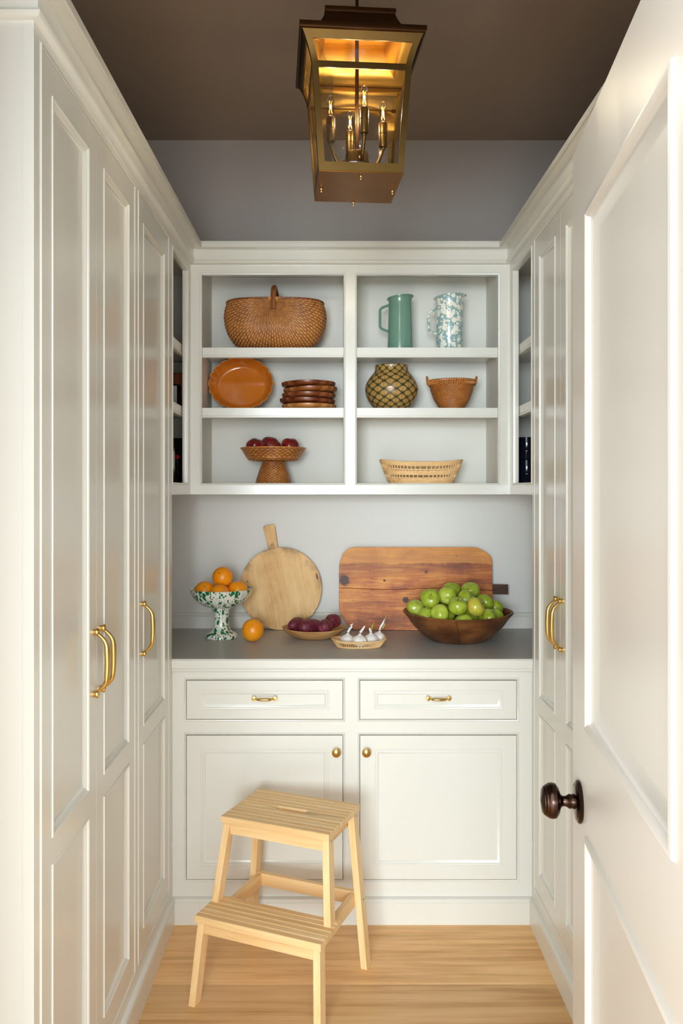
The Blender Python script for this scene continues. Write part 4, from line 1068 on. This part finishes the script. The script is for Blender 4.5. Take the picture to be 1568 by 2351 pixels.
# ------------------------------------------------------------------ wooden bowl of green apples
k = NT('dark_bowl_wood'); v = k.coord()
n1 = k.noise(k.mapping(v, (0.3, 0.3, 1)), 22, 4, 0.6, 0.5); n2 = k.noise(v, 12, 3, 0.6)
col = k.ramp(k.math('ADD', k.math('MULTIPLY', n1, 0.55), k.math('MULTIPLY', n2, 0.45)), [(0.32, srgb(58, 30, 12)), (0.5, srgb(98, 56, 26)), (0.68, srgb(140, 88, 44))])
k.bump(n1, 0.2, 0.002); M['bowl_dark'] = k.fin(col, 0.34)
bc_ = Vector(((1051-VX)*3.15/F, 3.15, ZC+0.0003))
ab_ = thing('wooden_bowl', 'large dark wooden bowl heaped with green apples on the counter', 'bowl', bc_)
BP = [(0, 0), (0.098, 0), (0.108, 0.003), (0.140, 0.024), (0.175, 0.060), (0.198, 0.092), (0.2095, 0.104), (0.212, 0.108), (0.2095, 0.112), (0.203, 0.1115), (0.196, 0.105), (0.180, 0.080), (0.155, 0.049), (0.125, 0.027), (0.095, 0.017), (0, 0.014)]
MB().lathe(BP, 72, fn=lambda p, t: Vector((p.x, p.y*0.97, p.z+0.003*(p.z/0.11)*cos(2*t)))).build('bowl', M['bowl_dark'], ab_, angle=50)
# the split down the front: a thin dark seam set into the outer face
sp_ = [(0.098, 0.0005), (0.108, 0.0035), (0.140, 0.0245), (0.175, 0.0605), (0.198, 0.0925), (0.2095, 0.1045)]
pts = []
for i, (r, z) in enumerate(sp_[1:]):
    a = rad(-90-6.0-i*0.7-1.2*(i > 2)); pts.append((r*1.000*cos(a), r*0.97*sin(a)*1.000, z+0.003*(z/0.11)*cos(2*a)))
MB().tube(pts, 0.0011, 6).build('split', paint('dark_split', srgb(26, 12, 6), 0.7), ab_)
RA = 0.0362
APL = [(262, 465, 3.12), (443, 400, 3.06), (478, 285, 3.20), (645, 285, 3.09), (725, 205, 3.19), (892, 313, 3.09), (960, 222, 3.18), (1020, 443, 3.02), (1130, 362, 3.15), (1262, 430, 3.20), (330, 560, 3.04), (478, 600, 2.995), (600, 500, 3.09), (717, 490, 3.01), (800, 430, 3.14), (872, 620, 2.995), (1205, 590, 3.03), (1290, 560, 3.11), (900, 500, 3.12)]
LABS = ['leftmost green apple in the heap, above the bowl rim', 'green apple in the left of the heap facing its stalk end forward', 'half-hidden green apple at the upper left back of the heap', 'largest smooth green apple at the upper middle of the heap', 'green apple at the very top left back of the heap', 'green apple at the upper right with its stem dent turned right', 'pale green apple at the top right back of the heap', 'yellowish blemished apple at the front right of the heap', 'green apple behind the yellowish blemished apple', 'green apple at the far right back of the heap', 'low green apple at the left rim of the bowl', 'low green apple at the front left rim of the bowl', 'green apple in the gap between the front apples', 'upright green apple at the front centre of the heap', 'green apple deep in the gap at the centre of the heap', 'low green apple at the front centre rim of the bowl', 'low broad green apple at the front right rim of the bowl', 'green apple against the right rim of the bowl', 'dark half-hidden green apple below the upper right apple']
ps = []
for x, y, Y in APL: ps.append(P(910+x/5.6, 1320+y/5.6, Y))
inner = [(0, 0.014), (0.095, 0.017), (0.125, 0.027), (0.155, 0.049), (0.180, 0.080), (0.196, 0.105)]
home = [p.copy() for p in ps]
for it in range(220):
    for i in range(len(ps)):
        for j in range(i):
            d = ps[i]-ps[j]; l = d.length
            if l < 2.02*RA and l > 1e-6: q = d/l*(2.02*RA-l)*0.5; ps[i] += q; ps[j] -= q
    for i, p in enumerate(ps):
        if it < 140: p += (home[i]-p)*0.04
        # keep clear of the bowl wall (profile revolved)
        dx, dy = p.x-bc_.x, (p.y-bc_.y)/0.96; r = math.hypot(dx, dy); z = p.z-bc_.z
        best = None
        for (r0, z0), (r1, z1) in zip(inner, inner[1:]):
            L2 = (r1-r0)**2+(z1-z0)**2; t = max(0, min(1, ((r-r0)*(r1-r0)+(z-z0)*(z1-z0))/L2)); qx, qz = r0+t*(r1-r0), z0+t*(z1-z0)
            dd = math.hypot(r-qx, z-qz)
            if best is None or dd < best[0]: best = (dd, qx, qz, r1-r0, z1-z0)
        dd, qx, qz, ex, ez = best
        nl = math.hypot(ex, ez); nr, nz_ = -ez/nl, ex/nl
        sd = (r-qx)*nr+(z-qz)*nz_
        need = RA*1.05
        if sd < need and z < 0.125:
            r2, z2 = r+nr*(need-sd), z+nz_*(need-sd)
            if r > 1e-6: p.x = bc_.x+dx/r*r2; p.y = bc_.y+dy/r*r2*0.96
            p.z = bc_.z+z2
        if p.y > 3.335: p.y = 3.335
rots = [(0.4, 0.3, 0), (rad(55), 0, rad(-5)), (0.1, 0.5, 1), (rad(-70), 0.2, 0), (0.2, 0.2, 2), (rad(48), rad(25), rad(42)), (0.1, -0.4, 0.6), (rad(60), rad(10), rad(58)), (0.3, 0.6, 1), (0.5, 0.1, 2), (rad(-60), 0.6, 0), (rad(80), 0.3, -0.9), (rad(30), 0.1, 0.2), (rad(18), 0.0, 0), (0.2, 0.2, 0.7), (rad(-50), 0.1, 0.3), (rad(75), 0.0, rad(-70)), (0.4, -0.6, 0.9), (0.9, 0.2, 0.4)]
for i, p in enumerate(ps):
    fruit('green_apple', LABS[i], 'apple', p, fruit_mesh(RA*random.uniform(0.97, 1.02), 36, 0.92, 0.20, 0.13, 0.09, i*3.3, 0.06), M['yellow_apple'] if i == 7 else M['green_apple'], rots[i], 'green apples in the wooden bowl', stem=(RA*0.66, 0.011) if i in (1, 5, 7, 13) else None)
